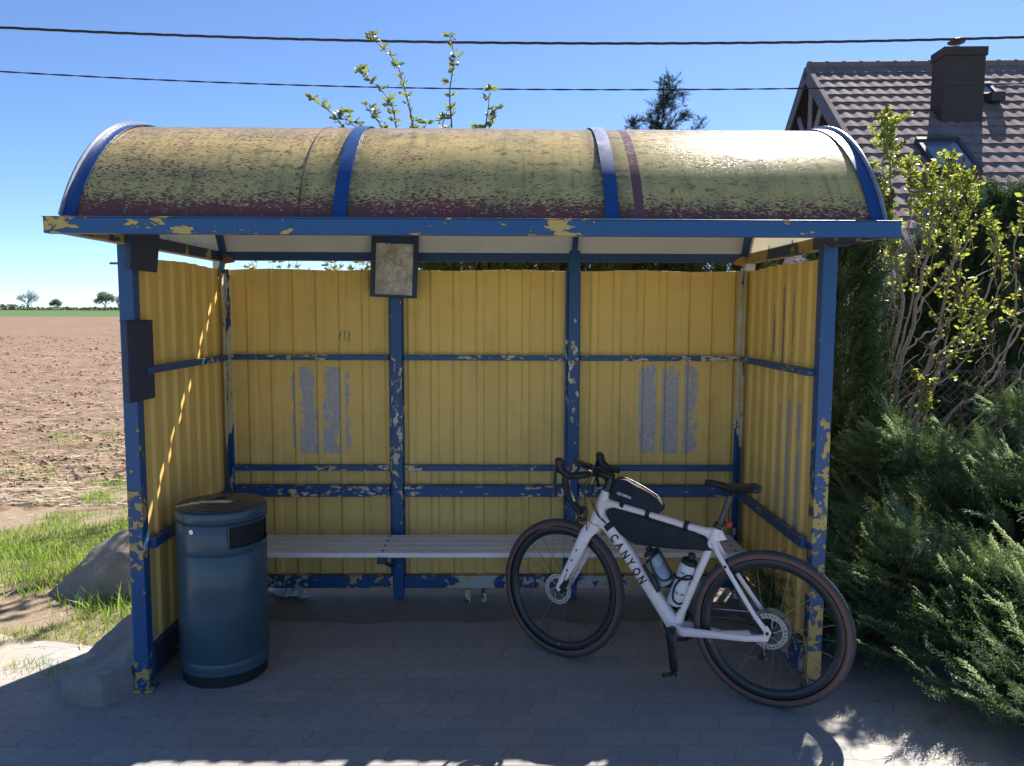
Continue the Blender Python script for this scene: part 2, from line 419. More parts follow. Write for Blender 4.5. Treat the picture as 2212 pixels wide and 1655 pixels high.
M_bark = simple('grey_bark', (.20, .155, .12), .85, .25, 40, bump=.4)
M_twig = simple('brown_twig', (.14, .085, .065), .7, .25, 60)

# ---- grass: one stuff object
def blade_tpl():
    V = np.array([(-.045, 0, 0), (.045, 0, 0), (.034, .10, .5), (-.034, .10, .5), (0, .42, .92)]); 
    return V, [(0, 1, 2, 3), (3, 2, 4, 4)]
def grass_field():
    V = np.array([(-.026, 0, 0), (.026, 0, 0), (-.020, .14, .5), (.020, .14, .5), (0, .50, .90)]); F = np.array([(0, 1, 3), (0, 3, 2), (2, 3, 4)])
    ms = []
    def put(x, y, h):
        zz = max(dz(x, y), fz(x, y)) if y > 1.95 else dz(x, y)
        a = random.random()*6.3; lean = random.gauss(0, .28)
        m = xf((x, y, zz-.005), (lean*math.cos(a), lean*math.sin(a), 1), h, random.random()*6.3); w = random.uniform(.6, 1.5)*(.08/h)**.3
        m[:3, 0] *= w; ms.append(m)
    # thick band between the paving and the field
    for k in range(95000):
        x = -1.65-random.random()*6.5; y = random.uniform(-.15, 3.1)
        e = mnoise.noise(Vector((x*.8, y*.8, 1)))*.55+mnoise.noise(Vector((x*3, y*3, 5)))*.3
        mid = 1-abs((y-1.4-.06*(x+2))/1.7)
        if mid*.8+e*1.8 < .24+.30*random.random(): continue
        if x > -2.75 and y < .25 and random.random() < .85: continue
        put(x, y, random.uniform(.03, .085)*(1+.9*max(0, e)))
    for k in range(16000):   # scattered tufts on the sandy edge and in the joints
        x = -1.7-random.random()*3.5; y = random.uniform(-1.1, .1)
        if mnoise.noise(Vector((x*1.7, y*3.2, 8))) < .06: continue
        if y < -.95 and random.random() < .7: continue
        put(x, y, random.uniform(.025, .075))
    for cx, cy, n, h in ((-1.68, -.02, 90, .16), (-1.66, .25, 120, .16), (-2.05, -.25, 50, .20), (-1.75, -.35, 40, .13), (-2.3, -.1, 60, .15), (-1.7, .6, 120, .18), (-2.75, .2, 200, .1), (-3.1, 0, 150, .1)):
        for k in range(n): put(cx+random.gauss(0, .07), cy+random.gauss(0, .07), h*random.uniform(.4, 1.1))
    for k in range(700):    # tufts at the edge of the field
        cx = -3.2-random.random()*5; cy = 3+random.random()*3.2
        if random.random() < .9: continue
        for j in range(30): put(cx+random.gauss(0, .08), cy+random.gauss(0, .06), random.uniform(.05, .1))
    for k in range(700): put(random.uniform(-1.5, 1.5), random.uniform(-.05, .35), random.uniform(.02, .06))
    for k in range(5000): # under the shrubs on the right
        x = random.uniform(1.7, 4.5); y = random.uniform(-1.6, .5); 
        if mnoise.noise(Vector((x*2, y*2, 3))) > .0: put(x, y, random.uniform(.02, .07))
    A, B = stamp(V, F, ms); tag(np_mesh('grass', A, B, M_grass), 'bright green grass between the paving and the ploughed field', 'grass', kind='stuff')
grass_field()

# ================================================================== BUS SHELTER
HW = 1.513; DF = 1.11; DR = 1.67; X1 = -.510; X2 = .506; ZR = (1.441, .7986, .6628); ZP = 1.941; ZH0, ZH1 = 1.990, 2.046
AC = (-.83, 1.645); AR = .877                                 # roof arc centre (y,z) and radius
M_beam = peeled('flaking_blue_beam', .580, xpatch=.20, under=YEL, scale=24, stretch=(.5, 1, 1.5), rust=.1)
M_frontpost = peeled('flaking_blue_front_post', .652, lowz=(1.4, .95, .115), under=YEL, scale=26, rust=.25)
M_backpost = peeled('flaking_blue_back_post', .635, lowz=(1.75, 1.3, .045), scale=34, stretch=(1, 1, .6), rust=.35)
M_corner = peeled('badly_flaked_corner_post', .555, lowz=(.75, 1.25, .13), scale=15, stretch=(1.4, 1, .35), rust=.4)
M_rail = peeled('flaking_blue_rail', .578, scale=34, stretch=(.6, 1, 1.4), rust=.5)
M_kick = peeled('flaked_kick_rail', .52, scale=14, under=GREYW, rust=.3)
M_header = peeled('dark_blue_header', .70, scale=16, top=(.013, .048, .155), rust=.3)
M_side = peeled('rusty_side_beam', .53, scale=9, top=(.016, .032, .075), under=(.30, .21, .10), rust=.8)
M_dark = simple('navy_metal', (.017, .035, .085), .45, .2, 14)
M_rib = simple('blue_roof_strip', (.012, .06, .21), .38, .12, 20)
M_white = simple('white_lining', (.62, .60, .56), .6, .06, 6)

def mat_panel():
    t = NT('faded_yellow_steel'); p = t.pos(); x, y, z = t.xyz(p)
    n = t.noise(p, 5, 5, .6); streak = t.noise(p, 14, 5, .6, 0, (1, 1, .06)); fine = t.noise(p, 120, 4, .6)
    c = t.mix(t.ramp(n, .3, .7), (.88, .555, .13), (.95, .63, .17))
    c = t.mix(t.ramp(z, 1.9, .3, 0, .62, True), c, (.78, .54, .21))         # chalked, greener towards the ground
    c = t.mix(t.ramp(streak, .55, .75, 0, .35), c, (.30, .22, .07))
    c = t.mix(t.ramp(fine, .35, .8, 0, .12), c, (.70, .58, .25))
    wn = t.N('ShaderNodeTexWhiteNoise', noise_dimensions='1D'); t.L(t.M('FLOOR', t.M('DIVIDE', t.M('ADD', x, t.M('MULTIPLY', y, 3.1)), .132)), wn.inputs['W']); c = t.mix(t.ramp(wn.outputs[0], 0, 1, 0, .16), c, (.45, .32, .12))
    dirt = t.noise(p, 2.6, 6, .7, .3); c = t.mix(t.ramp(dirt, .52, .75, 0, .35), c, (.36, .27, .11))
    spots = t.noise(p, 30, 5, .75); c = t.mix(t.ramp(spots, .715, .73), c, (.10, .075, .045))
    # bare steel where posters were scraped from the raised ribs
    def patch(ax, a0, a1, z0, z1, thr, col, per, ph, w, c, blot=8):
        e = t.M('MULTIPLY', t.M('MULTIPLY', t.ramp(ax, a0-.05, a0+.05), t.ramp(ax, a1+.05, a1-.05)), t.M('MULTIPLY', t.ramp(z, z0-.05, z0+.05), t.ramp(z, z1+.05, z1-.05)))
        nn = t.noise(p, blot, 6, .7, .2, (1, 1, .5))
        rag = t.noise(p, 24, 6, .75, .3, (1, 1, .25)); e = t.M('GREATER_THAN', t.M('MULTIPLY', e, t.ramp(t.M('ADD', t.M('MULTIPLY', nn, .6), t.M('MULTIPLY', rag, .4)), thr, thr+.05)), .45)
        fr = t.M('FRACT', t.M('DIVIDE', t.M('ADD', ax, ph), per)); rib = t.M('LESS_THAN', fr, w)
        return t.mix(t.M('MULTIPLY', e, rib), c, col)
    lav = t.mix(t.ramp(t.noise(p, 40, 4, .6), .4, .65), (.40, .38, .40), (.52, .49, .46))
    back = t.ramp(y, -.03, -.028)
    cb = patch(x, -1.12, -.79, .88, 1.38, .44, lav, .132, .02, .80, c, 6)
    cb = patch(x, .89, 1.24, .88, 1.40, .43, lav, .132, .03, .80, cb, 6)
    cb = patch(x, -.84, -.78, 1.50, 1.62, .45, (.30, .27, .18), .132, .0, .9, cb, 14)
    cs = patch(y, -.77, -.44, 1.46, 1.83, .41, (.26, .24, .20), .132, .03, .5, c, 11)
    cs = patch(y, -.98, -.62, .62, 1.28, .40, lav, .132, .0, .5, cs, 7)
    onr = t.M('GREATER_THAN', x, 1.4); isb = t.M('GREATER_THAN', y, -.035)
    c2 = t.mix(onr, c, cs); c = t.mix(isb, c2, cb)
    t.base(c); t.rough(t.ramp(n, .3, .7, .45, .6)); t.bump(t.M('ADD', t.M('MULTIPLY', n, 3.0), t.M('MULTIPLY', fine, .1)), .25, .006)
    t.b.inputs['Specular IOR Level'].default_value = .35
    return t.m
M_panel = mat_panel()
def mat_roof():
    t = NT('lichened_flaking_roof'); p = t.pos(); x, y, z = t.xyz(p)
    ang = t.M('ARCTAN2', t.M('SUBTRACT', z, AC[1]), t.M('SUBTRACT', y, AC[0]))        # 90 deg at the crest, 153 deg at the front foot
    deg = t.M('MULTIPLY', ang, 180/PI); s = t.M('MULTIPLY', ang, AR)
    uv = t.vec(x, s, 0)
    fl = t.noise(uv, 62, 5, .62, .4, (1, 2.3, 1)); fl2 = t.noise(uv, 24, 4, .6, .5, (1, 1.9, 1)); big = t.noise(uv, 3.0, 5, .6, 0, (.7, 1.3, 1)); big2 = t.noise(uv, 5.0, 5, .65, 0, (.8, 1.5, 1))
    v = t.M('ADD', t.M('MULTIPLY', fl, .72), t.M('MULTIPLY', fl2, .28))
    v = t.M('ADD', v, t.M('MULTIPLY', t.M('SUBTRACT', big, .5), .20))
    spk = t.noise(uv, 34, 5, .7, .6, (1, 2.6, 1)); v = t.M('SUBTRACT', v, t.M('MULTIPLY', t.ramp(deg, 116, 98), t.ramp(spk, .50, .62, 0, .12)))
    v = t.M('ADD', v, t.ramp(x, -1.5, 1.5, .015, .085))                              # left bay more worn
    v = t.M('SUBTRACT', v, t.ramp(deg, 143, 155, 0, .20, True))                       # bare maroon along the eave
    mask = t.ramp(v, .468, .482)
    cream = t.mix(t.ramp(deg, 108, 142, 0, 1), (.64, .46, .21), (.54, .42, .17))
    cream = t.mix(t.ramp(big2, .46, .66, 0, .75), cream, (.33, .30, .14))
    cream = t.mix(t.ramp(deg, 124, 104, 0, .88), cream, (.25, .185, .115))
    mar = t.mix(t.ramp(big2, .4, .7), (.21, .065, .075), (.15, .07, .06))
    mar = t.mix(t.ramp(deg, 125, 100, 0, .8), mar, (.13, .085, .05))
    c = t.mix(mask, mar, cream)
    stk = t.noise(t.vec(x, s, 0), 20, 6, .65, .2, (1.6, .12, 1)); c = t.mix(t.ramp(stk, .50, .70, 0, .45), c, (.13, .11, .06))
    ex_ = t.M('MINIMUM', t.M('ABSOLUTE', t.M('SUBTRACT', x, X1+.01)), t.M('ABSOLUTE', t.M('SUBTRACT', x, X2-.005))); c = t.mix(t.M('MULTIPLY', t.ramp(ex_, .10, .03), t.ramp(fl2, .40, .55, 0, .7)), c, (.10, .085, .05))
    moss = t.noise(uv, 16, 6, .7, .5, (1, 1.6, 1)); c = t.mix(t.M('MULTIPLY', t.ramp(moss, .54, .60, 0, .75), t.ramp(big, .42, .60)), c, (.085, .085, .045))
    # maroon lap seam
    c = t.mix(t.M('MULTIPLY', t.M('GREATER_THAN', x, .585), t.M('LESS_THAN', x, .622)), c, (.17, .085, .095))
    t.base(c); t.rough(t.ramp(fl2, .35, .65, .18, .34)); t.b.inputs['Specular IOR Level'].default_value = .09
    t.bump(t.M('ADD', mask, t.M('MULTIPLY', fl, .3)), .18, .0015)
    return t.m
M_roof = mat_roof()
t_ = NT('translucent_gable_panel'); t_.base((.75, .72, .62)); t_.rough(.5)
tr_ = t_.N('ShaderNodeBsdfTranslucent'); tr_.inputs[0].default_value = (.82, .78, .66, 1); mx_ = t_.N('ShaderNodeMixShader'); mx_.inputs[0].default_value = .6
t_.L(t_.b.outputs[0], mx_.inputs[1]); t_.L(tr_.outputs[0], mx_.inputs[2]); t_.L(mx_.outputs[0], t_.out.inputs[0]); M_gable = t_.m
M_white_peel = peeled('peeled_white_foot', .50, under=(.60, .56, .45), top=(.02, .05, .12), scale=16, rust=.25)

SH = empty('bus_shelter', (0, 0, 0), 'blue framed bus shelter with yellow corrugated walls and a mossy barrel roof', 'bus shelter')
def corr(axis, a0, a1, fixed, z0, z1, sgn, per=.132, dep=.012, topwob=.004):
    """trapezoid sheet. axis 'x' or 'y'; fixed plane coordinate; sgn = direction of raised ribs; thin real thickness"""
    prof = []; k = math.floor(a0/per)-1
    while k*per < a1+per:
        b = k*per
        for f, d in ((0.0, 0), (.56, 0), (.66, 1), (.90, 1)): prof.append((b+f*per, d*dep))
        k += 1
    pr = [(a, d) for a, d in prof if a0 <= a <= a1]
    def at(a):
        for i in range(len(prof)-1):
            if prof[i][0] <= a <= prof[i+1][0]:
                u = (a-prof[i][0])/(prof[i+1][0]-prof[i][0]); return prof[i][1]*(1-u)+prof[i+1][1]*u
    pr = [(a0, at(a0))]+pr+[(a1, at(a1))]
    mb = MB(); th = .0012; vs = []
    for off in (0, th):
        for zi, z in enumerate((z0, (z0+z1)/2, z1)):
            for a, d in pr:
                zz = z
                if zi == 2: zz += topwob*math.sin(a*9)+.002*random.random()
                q = fixed+sgn*(d)+(-sgn)*off
                vs.append((a, q, zz) if axis == 'x' else (q, a, zz))
    n = len(pr); fs = []
    for L in (0, 1):
        for zi in range(2):
            for i in range(n-1):
                o = (L*3+zi)*n
                f = (o+i, o+i+1, o+n+i+1, o+n+i); fs.append(f if L == 0 else f[::-1])
    for zi in (0, 2):
        for i in range(n-1): fs.append((zi*n+i, zi*n+i+1, (3+zi)*n+i+1, (3+zi)*n+i))
    mb.add(vs, fs); return mb
for a, b in ((-HW+.03, X1-.02), (X1+.02, X2-.02), (X2+.02, HW-.03)):
    corr('x', a, b, 0.0, .118, ZP, -1).build('back_panel', M_panel, SH, smooth=False)
corr('y', -DF+.02, -.03, -HW+.012, .20, ZP, 1, .132, .013).build('side_panel', M_panel, SH, smooth=False)
corr('y', -DF+.02, -.03, HW-.012, .20, ZP, -1, .132, .013).build('side_panel', M_panel, SH, smooth=False)
# posts
for sx in (-1, 1):
    mb = MB(); mb.b2((sx*HW-.032, -DF-.03, .012), (sx*HW+.032, -DF+.03, ZH0)); mb.box((sx*HW, -DF, .007), (.10, .10, .012))
    mb.build('front_post', M_frontpost, SH, smooth=False, bevel=.004)
    mb = MB(); mb.b2((sx*HW-.03, -.045, .01), (sx*HW+.03, .03, 2.05))
    s2 = -sx; mb.b2((sx*HW+s2*.03, -.030, .06), (sx*HW+s2*.058, -.024, ZP)); mb.b2((sx*HW+s2*.0310, -.09, .06), (sx*HW+s2*.036, -.046, ZP))
    mb.build('corner_post', M_corner, SH, smooth=False, bevel=.003)
for x in (X1, X2):
    mb = MB(); mb.b2((x-.028, -.062, .02), (x+.034, -.004, 2.10)); mb.b2((x-.045, -.028, .15), (x-.029, -.020, ZP)); mb.b2((x+.035, -.026, .15), (x+.042, -.020, ZP))
    mb.build('back_post', M_backpost, SH, smooth=False, bevel=.004)
# rails
bays = ((-HW+.06, X1-.046), (X1+.043, X2-.046), (X2+.043, HW-.06))
for a, b in bays:
    for z, h, dd in ((ZR[0], .030, .034), (ZR[1], .032, .036), (ZR[2], .062, .048)):
        mb = MB(); mb.b2((a, -.018-dd, z-h/2), (b, -.0175, z+h/2))
        if h > .05: mb.b2((a, -.018-dd-.008, z+h/2+.001), (b, -.0175, z+h/2+.004))
        mb.build('back_rail', M_rail, SH, smooth=False, bevel=.003)
mb = MB(); mb.b2((-HW+.06, -.062, .085), (X1-.030, -.018, .158)); mb.b2((X1+.036, -.062, .085), (X2-.030, -.018, .158)); mb.b2((X2+.036, -.062, .085), (HW-.06, -.018, .158))
mb.build('kick_rail', M_kick, SH, smooth=False, bevel=.004)
for sx in (-1, 1):
    x0 = sx*(HW-.030)
    for z, h in ((ZR[0], .032), (ZR[2], .045)):
        mb = MB(); mb.b2((x0-sx*.030, -DF+.0305, z-h/2), (x0, -.092, z+h/2)); mb.build('side_rail', M_rail, SH, smooth=False, bevel=.003)
    mb = MB(); mb.b2((x0-sx*.008, -DF+.0305, .05), (x0+sx*.012, -.092, .198)); mb.b2((x0-sx*.03, -DF+.0305, .1985), (x0+sx*.006, -.092, .203))
    mb.build('kick_plate', M_kick if sx > 0 else peeled('dark_kick_plate', .60, under=GREYW, top=(.02, .035, .07), scale=15), SH, smooth=False, bevel=.002)
# feet under the kick rail
for x, w in ((-.099, .034), (-.004, .034)):
    mb = MB(); mb.box((x, -.075, .040), (w, .03, .0895)); mb.build('support_foot', M_white_peel, SH, smooth=False, bevel=.004)
# beams
mb = MB(); mb.b2((-HW-.03, -DR, 1.978), (HW+.03, -DR+.045, 2.034)); mb.b2((-HW-.032, -DR-.004, 2.0345), (HW+.032, -DR+.05, 2.0375))
mb.build('front_beam', M_beam, SH, smooth=False, bevel=.004)
mb = MB(); mb.b2((-HW-.03, -.050, ZH0), (HW+.03, .01, ZH1)); mb.build('header', M_header, SH, smooth=False, bevel=.003)
for sx in (-1, 1):
    mb = MB(); mb.b2((sx*HW-.029, -DR+.0455, 1.984), (sx*HW+.029, -.0505, 2.036))
    for y in (-1.35, -1.0, -.75, -.42): mb.tube([(sx*(HW-.02), y, 2.034), (sx*(HW-.02), y, 2.054)], .006, 8)
    mb.build('side_beam', M_side, SH, smooth=False, bevel=.003)
# gusset plates in the back corners
for sx in (-1, 1):
    mb = MB(); x = sx*(HW-.03)
    mb.prism([(x, ZH1-.006), (x-sx*.06, ZH1-.045), (x-sx*.07, ZH1-.068), (x, ZH1-.078)], -.060, -.0515)
    mb.build('corner_gusset', simple('rusty_orange_primer', (.42, .20, .07) if sx > 0 else (.16, .09, .05), .8, .3, 20), SH, smooth=False)
# barrel roof
A0, A1 = R(153.2), R(26.8)
def arcp(t, r): a = A0+(A1-A0)*t; return AC[0]+r*math.cos(a), AC[1]+r*math.sin(a)
XE = 1.492
mb = MB(); na = 40; nx = 60
for r_, mi in ((AR, 0), (AR-.006, 1)):
    vs = []
    for i in range(na+1):
        for j in range(nx+1):
            x = -XE+2*XE*j/nx; dr = .0025*mnoise.noise(Vector((x*2.2, i*.18, r_*3)))
            y, z = arcp(i/na, r_+dr); vs.append((x, y, z))
    fs = [(i*(nx+1)+j, i*(nx+1)+j+1, (i+1)*(nx+1)+j+1, (i+1)*(nx+1)+j) for i in range(na) for j in range(nx)]
    if mi: fs = [f[::-1] for f in fs]
    mb.add(vs, fs, mi)
mb.build('barrel_roof', [M_roof, M_white], SH, ang=60)
def rib(x, w, r0, r1, name, mat, bow=.0):
    mb = MB(); vs = []
    for i in range(na+1):
        y0, z0 = arcp(i/na, r0); y1, z1 = arcp(i/na, r1)
        vs += [(x-w/2, y0, z0), (x+w/2, y0, z0), (x+w/2, y1, z1), (x-w/2, y1, z1)]
    fs = []
    for i in range(na):
        for k in range(4): fs.append((i*4+k, i*4+(k+1) % 4, i*4+4+(k+1) % 4, i*4+4+k))
    fs += [(3, 2, 1, 0), tuple(na*4+k for k in range(4))]
    mb.add(vs, fs); return mb.build(name, mat, SH, ang=40, fixn=True)
for x in (X1+.01, X2-.005): rib(x, .052, AR+.004, AR+.008, 'roof_strip', M_rib)
for sx in (-1, 1):
    rib(sx*(XE-.014), .046, AR+.004, AR+.008, 'roof_strip', M_rib)
    rib(sx*(XE+.0145), .006, AR-.03, AR+.022, 'edge_flange', simple('pale_weathered_flange', (.30, .33, .38), .35, .2, 30))
rib(-.655, .004, AR+.001, AR+.0045, 'lap_seam', simple('dark_lap_seam', (.10, .06, .05), .7))
for x in (X1, X2): rib(x, .03, AR-.045, AR-.007, 'roof_hoop', M_header)
for sx in (-1, 1):
    rib(sx*(XE-.02), .03, AR-.045, AR-.007, 'roof_hoop', M_header)
    mb = MB(); poly = [arcp(i/30, AR-.010) for i in range(31)]
    vs = [(sx*(XE-.001), y, z) for y, z in poly]+[(sx*(XE-.004), y, z) for y, z in poly]; n = len(poly)
    mb.add(vs, [tuple(range(n)), tuple(range(2*n-1, n-1, -1))]+[(i, i+1, n+i+1, n+i) for i in range(n-1)])
    mb.build('gable_panel', M_gable, SH, smooth=False)
# bolts on the posts (small hardware)
M_bolt = simple('dull_bolt', (.12, .12, .13), .5, .2, 50, .6)
for p, d in (((-HW-.032, -DF, 1.905), (-.045, 0, 0)), ((-HW-.032, -DF, 1.32), (-.012, 0, 0)), ((-HW-.032, -DF, 1.18), (-.012, -.006, 0))):
    mb = MB(); p = Vector(p); d = Vector(d); mb.tube([p, p+d], .005, 6); mb.tube([p, p+d.normalized()*.007], .011, 6); mb.build('bolt', M_bolt, SH)

# ---- notice cases
M_paper = NT('blank_dirty_notice'); 
_p = M_paper.obj(); _n = M_paper.noise(_p, 14, 6, .7, .8); _m = M_paper.noise(_p, 45, 5, .7, .5)
_c = M_paper.mix(M_paper.ramp(_n, .42, .60), (.36, .31, .26), (.66, .62, .56)); _c = M_paper.mix(M_paper.ramp(_m, .55, .72, 0, .5), _c, (.24, .19, .15))
M_paper.base(_c); M_paper.rough(.35); M_paper = M_paper.m
def notice(label, M, with_paper=True):
    e = empty('notice_case', (0, 0, 0), label, 'notice case', 'notice cases on the shelter posts', M)
    w, h, d = .262, .345, .030
    mb = MB(); t = .026
    mb.b2((-w/2, -d, -h/2), (-w/2+t, 0, h/2)); mb.b2((w/2-t, -d, -h/2), (w/2, 0, h/2)); mb.b2((-w/2+t+.0005, -d, -h/2), (w/2-t-.0005, 0, -h/2+.014)); mb.b2((-w/2+t+.0005, -d, h/2-.045), (w/2-t-.0005, 0, h/2))
    mb.build('case_frame', M_dark, e, smooth=False, bevel=.002)
    mb = MB(); mb.b2((-w/2+.004, .0005, -h/2+.004), (w/2-.004, .004, h/2-.004)); mb.build('back_plate', M_dark, e, smooth=False)
    mb = MB(); mb.b2((-w/2-.006, -d-.008, h/2+.0005), (w/2+.006, .004, h/2+.005)); mb.build('rain_cap', M_dark, e, smooth=False, bevel=.001)
    mb = MB(); mb.b2((-w/2+t+.001, -d+.006, -h/2+.015), (w/2-t-.001, -d+.008, h/2-.046)); mb.build('notice_sheet', M_paper, e, smooth=False)
    return e
notice('notice case with a blank smeared sheet, hanging in the middle of the back wall', Matrix.Translation((-.506, -.096, 1.955)) @ Matrix.Rotation(R(2.2), 4, 'Y'))
notice('dark notice case seen edge-on halfway up the left front post, above the litter bin', Matrix.Translation((-1.468, -1.118, 1.485)) @ Matrix.Rotation(R(-92), 4, 'Z') @ Matrix.Diagonal((.84, .8, 1, 1)))
notice('dark tilted notice case seen edge-on atop the left front post under the roof', Matrix.Translation((-1.440, -1.085, 2.045)) @ Matrix.Rotation(R(-92), 4, 'Z') @ Matrix.Rotation(R(-6), 4, 'X') @ Matrix.Diagonal((.9, .9, 1, 1)))

# ---- bench
M_bench = NT('worn_white_bench'); _p = M_bench.pos(); _n = M_bench.noise(_p, 7, 5, .6, 0, (.3, 1, 1)); _s = M_bench.noise(_p, 50, 5, .75, .3, (.35, 1, 1))
_c = M_bench.mix(M_bench.ramp(_n, .3, .7), (.72, .69, .68), (.86, .84, .83)); _c = M_bench.mix(M_bench.ramp(_s, .66, .71, 0, .8), _c, (.12, .11, .10)); M_bench.base(_c); M_bench.rough(.5); M_bench = M_bench.m
BN = empty('bench', (0, 0, 0), 'long white four-slat bench along the yellow back wall of the shelter', 'bench')
for i in range(4):
    y = -.155-i*.092
    mb = MB(); mb.b2((-1.40, y-.0345, .398), (1.42, y+.0345, .424)); mb.build('slat', M_bench, BN, smooth=False, bevel=.005)
for x in (-1.38, X1-.03, X2, 1.36):
    mb = MB(); mb.box((x, -.28, .386), (.045, .42, .030)); mb.tube([(x, -.44, .372), (x, -.07, .22)], .012, 6)
    for i in range(4): mb.tube([(x, -.155-i*.092, .4245), (x, -.155-i*.092, .429)], [.009, .006], 8)
    mb.build('bracket', M_dark, BN, smooth=False, bevel=.002)

# ================================================================== LITTER BIN
def mat_bin():
    t = NT('blue_bin_enamel'); p = t.obj(); x, y, z = t.xyz(p)
    n = t.noise(p, 6, 5, .6); d = t.noise(p, 70, 4, .7)
    c = t.mix(t.ramp(n, .3, .7), (.036, .074, .105), (.046, .092, .128)); c = t.mix(t.ramp(z, .25, .0, 0, .55, True), c, (.05, .09, .13))
    c = t.mix(t.ramp(d, .66, .72, 0, .4), c, (.16, .17, .17)); t.base(c); dr = t.noise(p, 9, 5, .6, 0, (1.5, 1.5, .12)); c = t.mix(t.ramp(dr, .55, .72, 0, .4), c, (.075, .085, .085)); t.base(c); t.rough(t.ramp(n, .3, .7, .34, .48)); t.b.inputs['Coat Weight'].default_value = .12
    return t.m
M_bin = mat_bin(); M_lid = simple('dark_bin_lid', (.016, .030, .046), .42, .2, 12, coat=.2)
BX, BY, BR = -1.213, -.925, .2
BI = empty('litter_bin', (BX, BY, 0), 'round blue metal litter bin with a dark domed lid beside the left post', 'litter bin')
def bin_shell():
    mb = MB(); seg = 96
    r0 = BR
    prof = [(.055, r0-.004), (.085, r0-.003), (.108, r0-.001), (.112, r0-.004), (.116, r0), (.35, r0), (.44, r0), (.604, r0), (.609, r0-.004), (.614, r0), (.640, r0), (.655, r0), (.745, r0), (.750, r0-.005), (.756, r0+.003)]
    # opening: angles measured from the front (-Y) towards +X; 9..98 deg, z .645-.745
    vs = []; 
    for z, r in prof:
        for k in range(seg): a = -PI/2+2*PI*k/seg; vs.append((r*math.cos(a), r*math.sin(a), z))
    fs = []
    for i in range(len(prof)-1):
        for k in range(seg):
            deg = 360*(k+.5)/seg
            if 28 < deg < 118 and .641 < (prof[i][0]+prof[i+1][0])/2 < .747:
                continue
            fs.append((i*seg+k, i*seg+(k+1) % seg, (i+1)*seg+(k+1) % seg, (i+1)*seg+k))
    mb.add(vs, fs)
    # rolled rim round the opening
    pts = []
    a0, a1, z0, z1 = R(-90+28), R(-90+119), .640, .745
    for t in np.linspace(0, 1, 20): pts.append((a0+(a1-a0)*t, z0))
    for t in np.linspace(0, 1, 6): pts.append((a1, z0+(z1-z0)*t))
    for t in np.linspace(0, 1, 20): pts.append((a1-(a1-a0)*t, z1))
    for t in np.linspace(0, 1, 6): pts.append((a0, z1-(z1-z0)*t))
    mb.tube([((BR-.001)*math.cos(a), (BR-.001)*math.sin(a), z) for a, z in pts], .004, 6, cap=False)
    return mb
bin_shell().build('body', M_bin, BI, ang=50)
mb = MB(); mb.lathe([(.02, .56), (BR-.012, .56), (BR-.012, .76)], 64); mb.build('inner_shell', simple('bin_inside_shade', (.004, .007, .008), .7), BI)  # near-black shell: the shade inside the opening is put into its colour
mb = MB(); mb.lathe([(BR+.003, .757), (BR+.006, .760), (BR+.006, .800), (BR+.002, .806)], 96); mb.build('top_band', M_bin, BI, ang=50)
mb = MB(); mb.lathe([(BR+.0015, .8065), (BR-.004, .812), (BR-.022, .814), (BR-.026, .817), (BR-.060, .820), (BR-.064, .823), (BR-.10, .826), (BR-.104, .829), (.045, .833), (.030, .833), (.026, .827), (.001, .825)], 96)
mb.build('lid', M_lid, BI, ang=25)
mb = MB(); mb.lathe([(BR-.010, .003), (BR-.008, .050), (BR-.004, .0545)], 64); mb.build('base_ring', simple('black_plinth', (.012, .014, .018), .6), BI)
a = R(-90-19); c = Vector((math.cos(a), math.sin(a), 0))
mb = MB(); Ml = Matrix.Translation(c*(BR+.0005)+Vector((0, 0, .725))) @ Vector((0, 0, 1)).rotation_difference(c).to_matrix().to_4x4()
mb.lathe([(.0001, .002), (.004, .002), (.0045, .004), (.0105, .004), (.011, 0)], 24, M=Ml); mb.build('lock', simple('chrome_lock', (.55, .58, .62), .25, .1, 10, .9), BI)

# ================================================================== BICYCLE
BO = Vector((1.2582, -1.2734, 0.0)); E1 = Vector((-.863563, .504241, 0)).normalized(); E3 = Vector((.025202, .043160, .998750)).normalized(); E2 = E3.cross(E1)
BM = Matrix((E1, E2, E3)).transposed().to_4x4(); BM.translation = BO
BK = empty('bicycle', (0, 0, 0), 'pale pinkish white gravel bicycle with drop bars leaning at the shelter front', 'bicycle', M=BM)
WR = .3397; HF = Vector((1.0065, 0, WR)); HRr = Vector((0, 0, WR)); BB = Vector((.42, 0, .262))
HAX = Vector((-math.sin(R(19)), 0, math.cos(R(19)))); HP = Vector((.832, 0, .691))
S = Matrix.Translation(HP) @ Matrix.Rotation(-.0972, 4, HAX) @ Matrix.Translation(-HP)
M_frame = simple('pale_frame_paint', (.90, .775, .745), .32, .04, 5, coat=.25)
M_blk = simple('black_rubber', (.012, .013, .017), .55, .25, 60)
M_sat = simple('satin_black', (.014, .016, .021), .35, .2, 40)
M_carb = simple('carbon_rim', (.020, .024, .030), .35, .2, 20)
M_tan = simple('tan_sidewall', (.155, .078, .062), .75, .15, 50)
M_tread = simple('dusty_tread', (.055, .058, .066), .75, .35, 120)
M_steel = simple('brushed_steel', (.50, .50, .50), .33, .12, 40, .85)
M_cass = simple('dull_steel', (.28, .26, .25), .4, .2, 60, .8)
M_red = simple('red_plastic', (.50, .06, .03), .35, .1, 20)
def torus_prof(R0, r, a0, a1, n):   # section arc in (radius, y)
    return [(R0+r*math.cos(a), r*math.sin(a)) for a in np.linspace(a0, a1, n)]
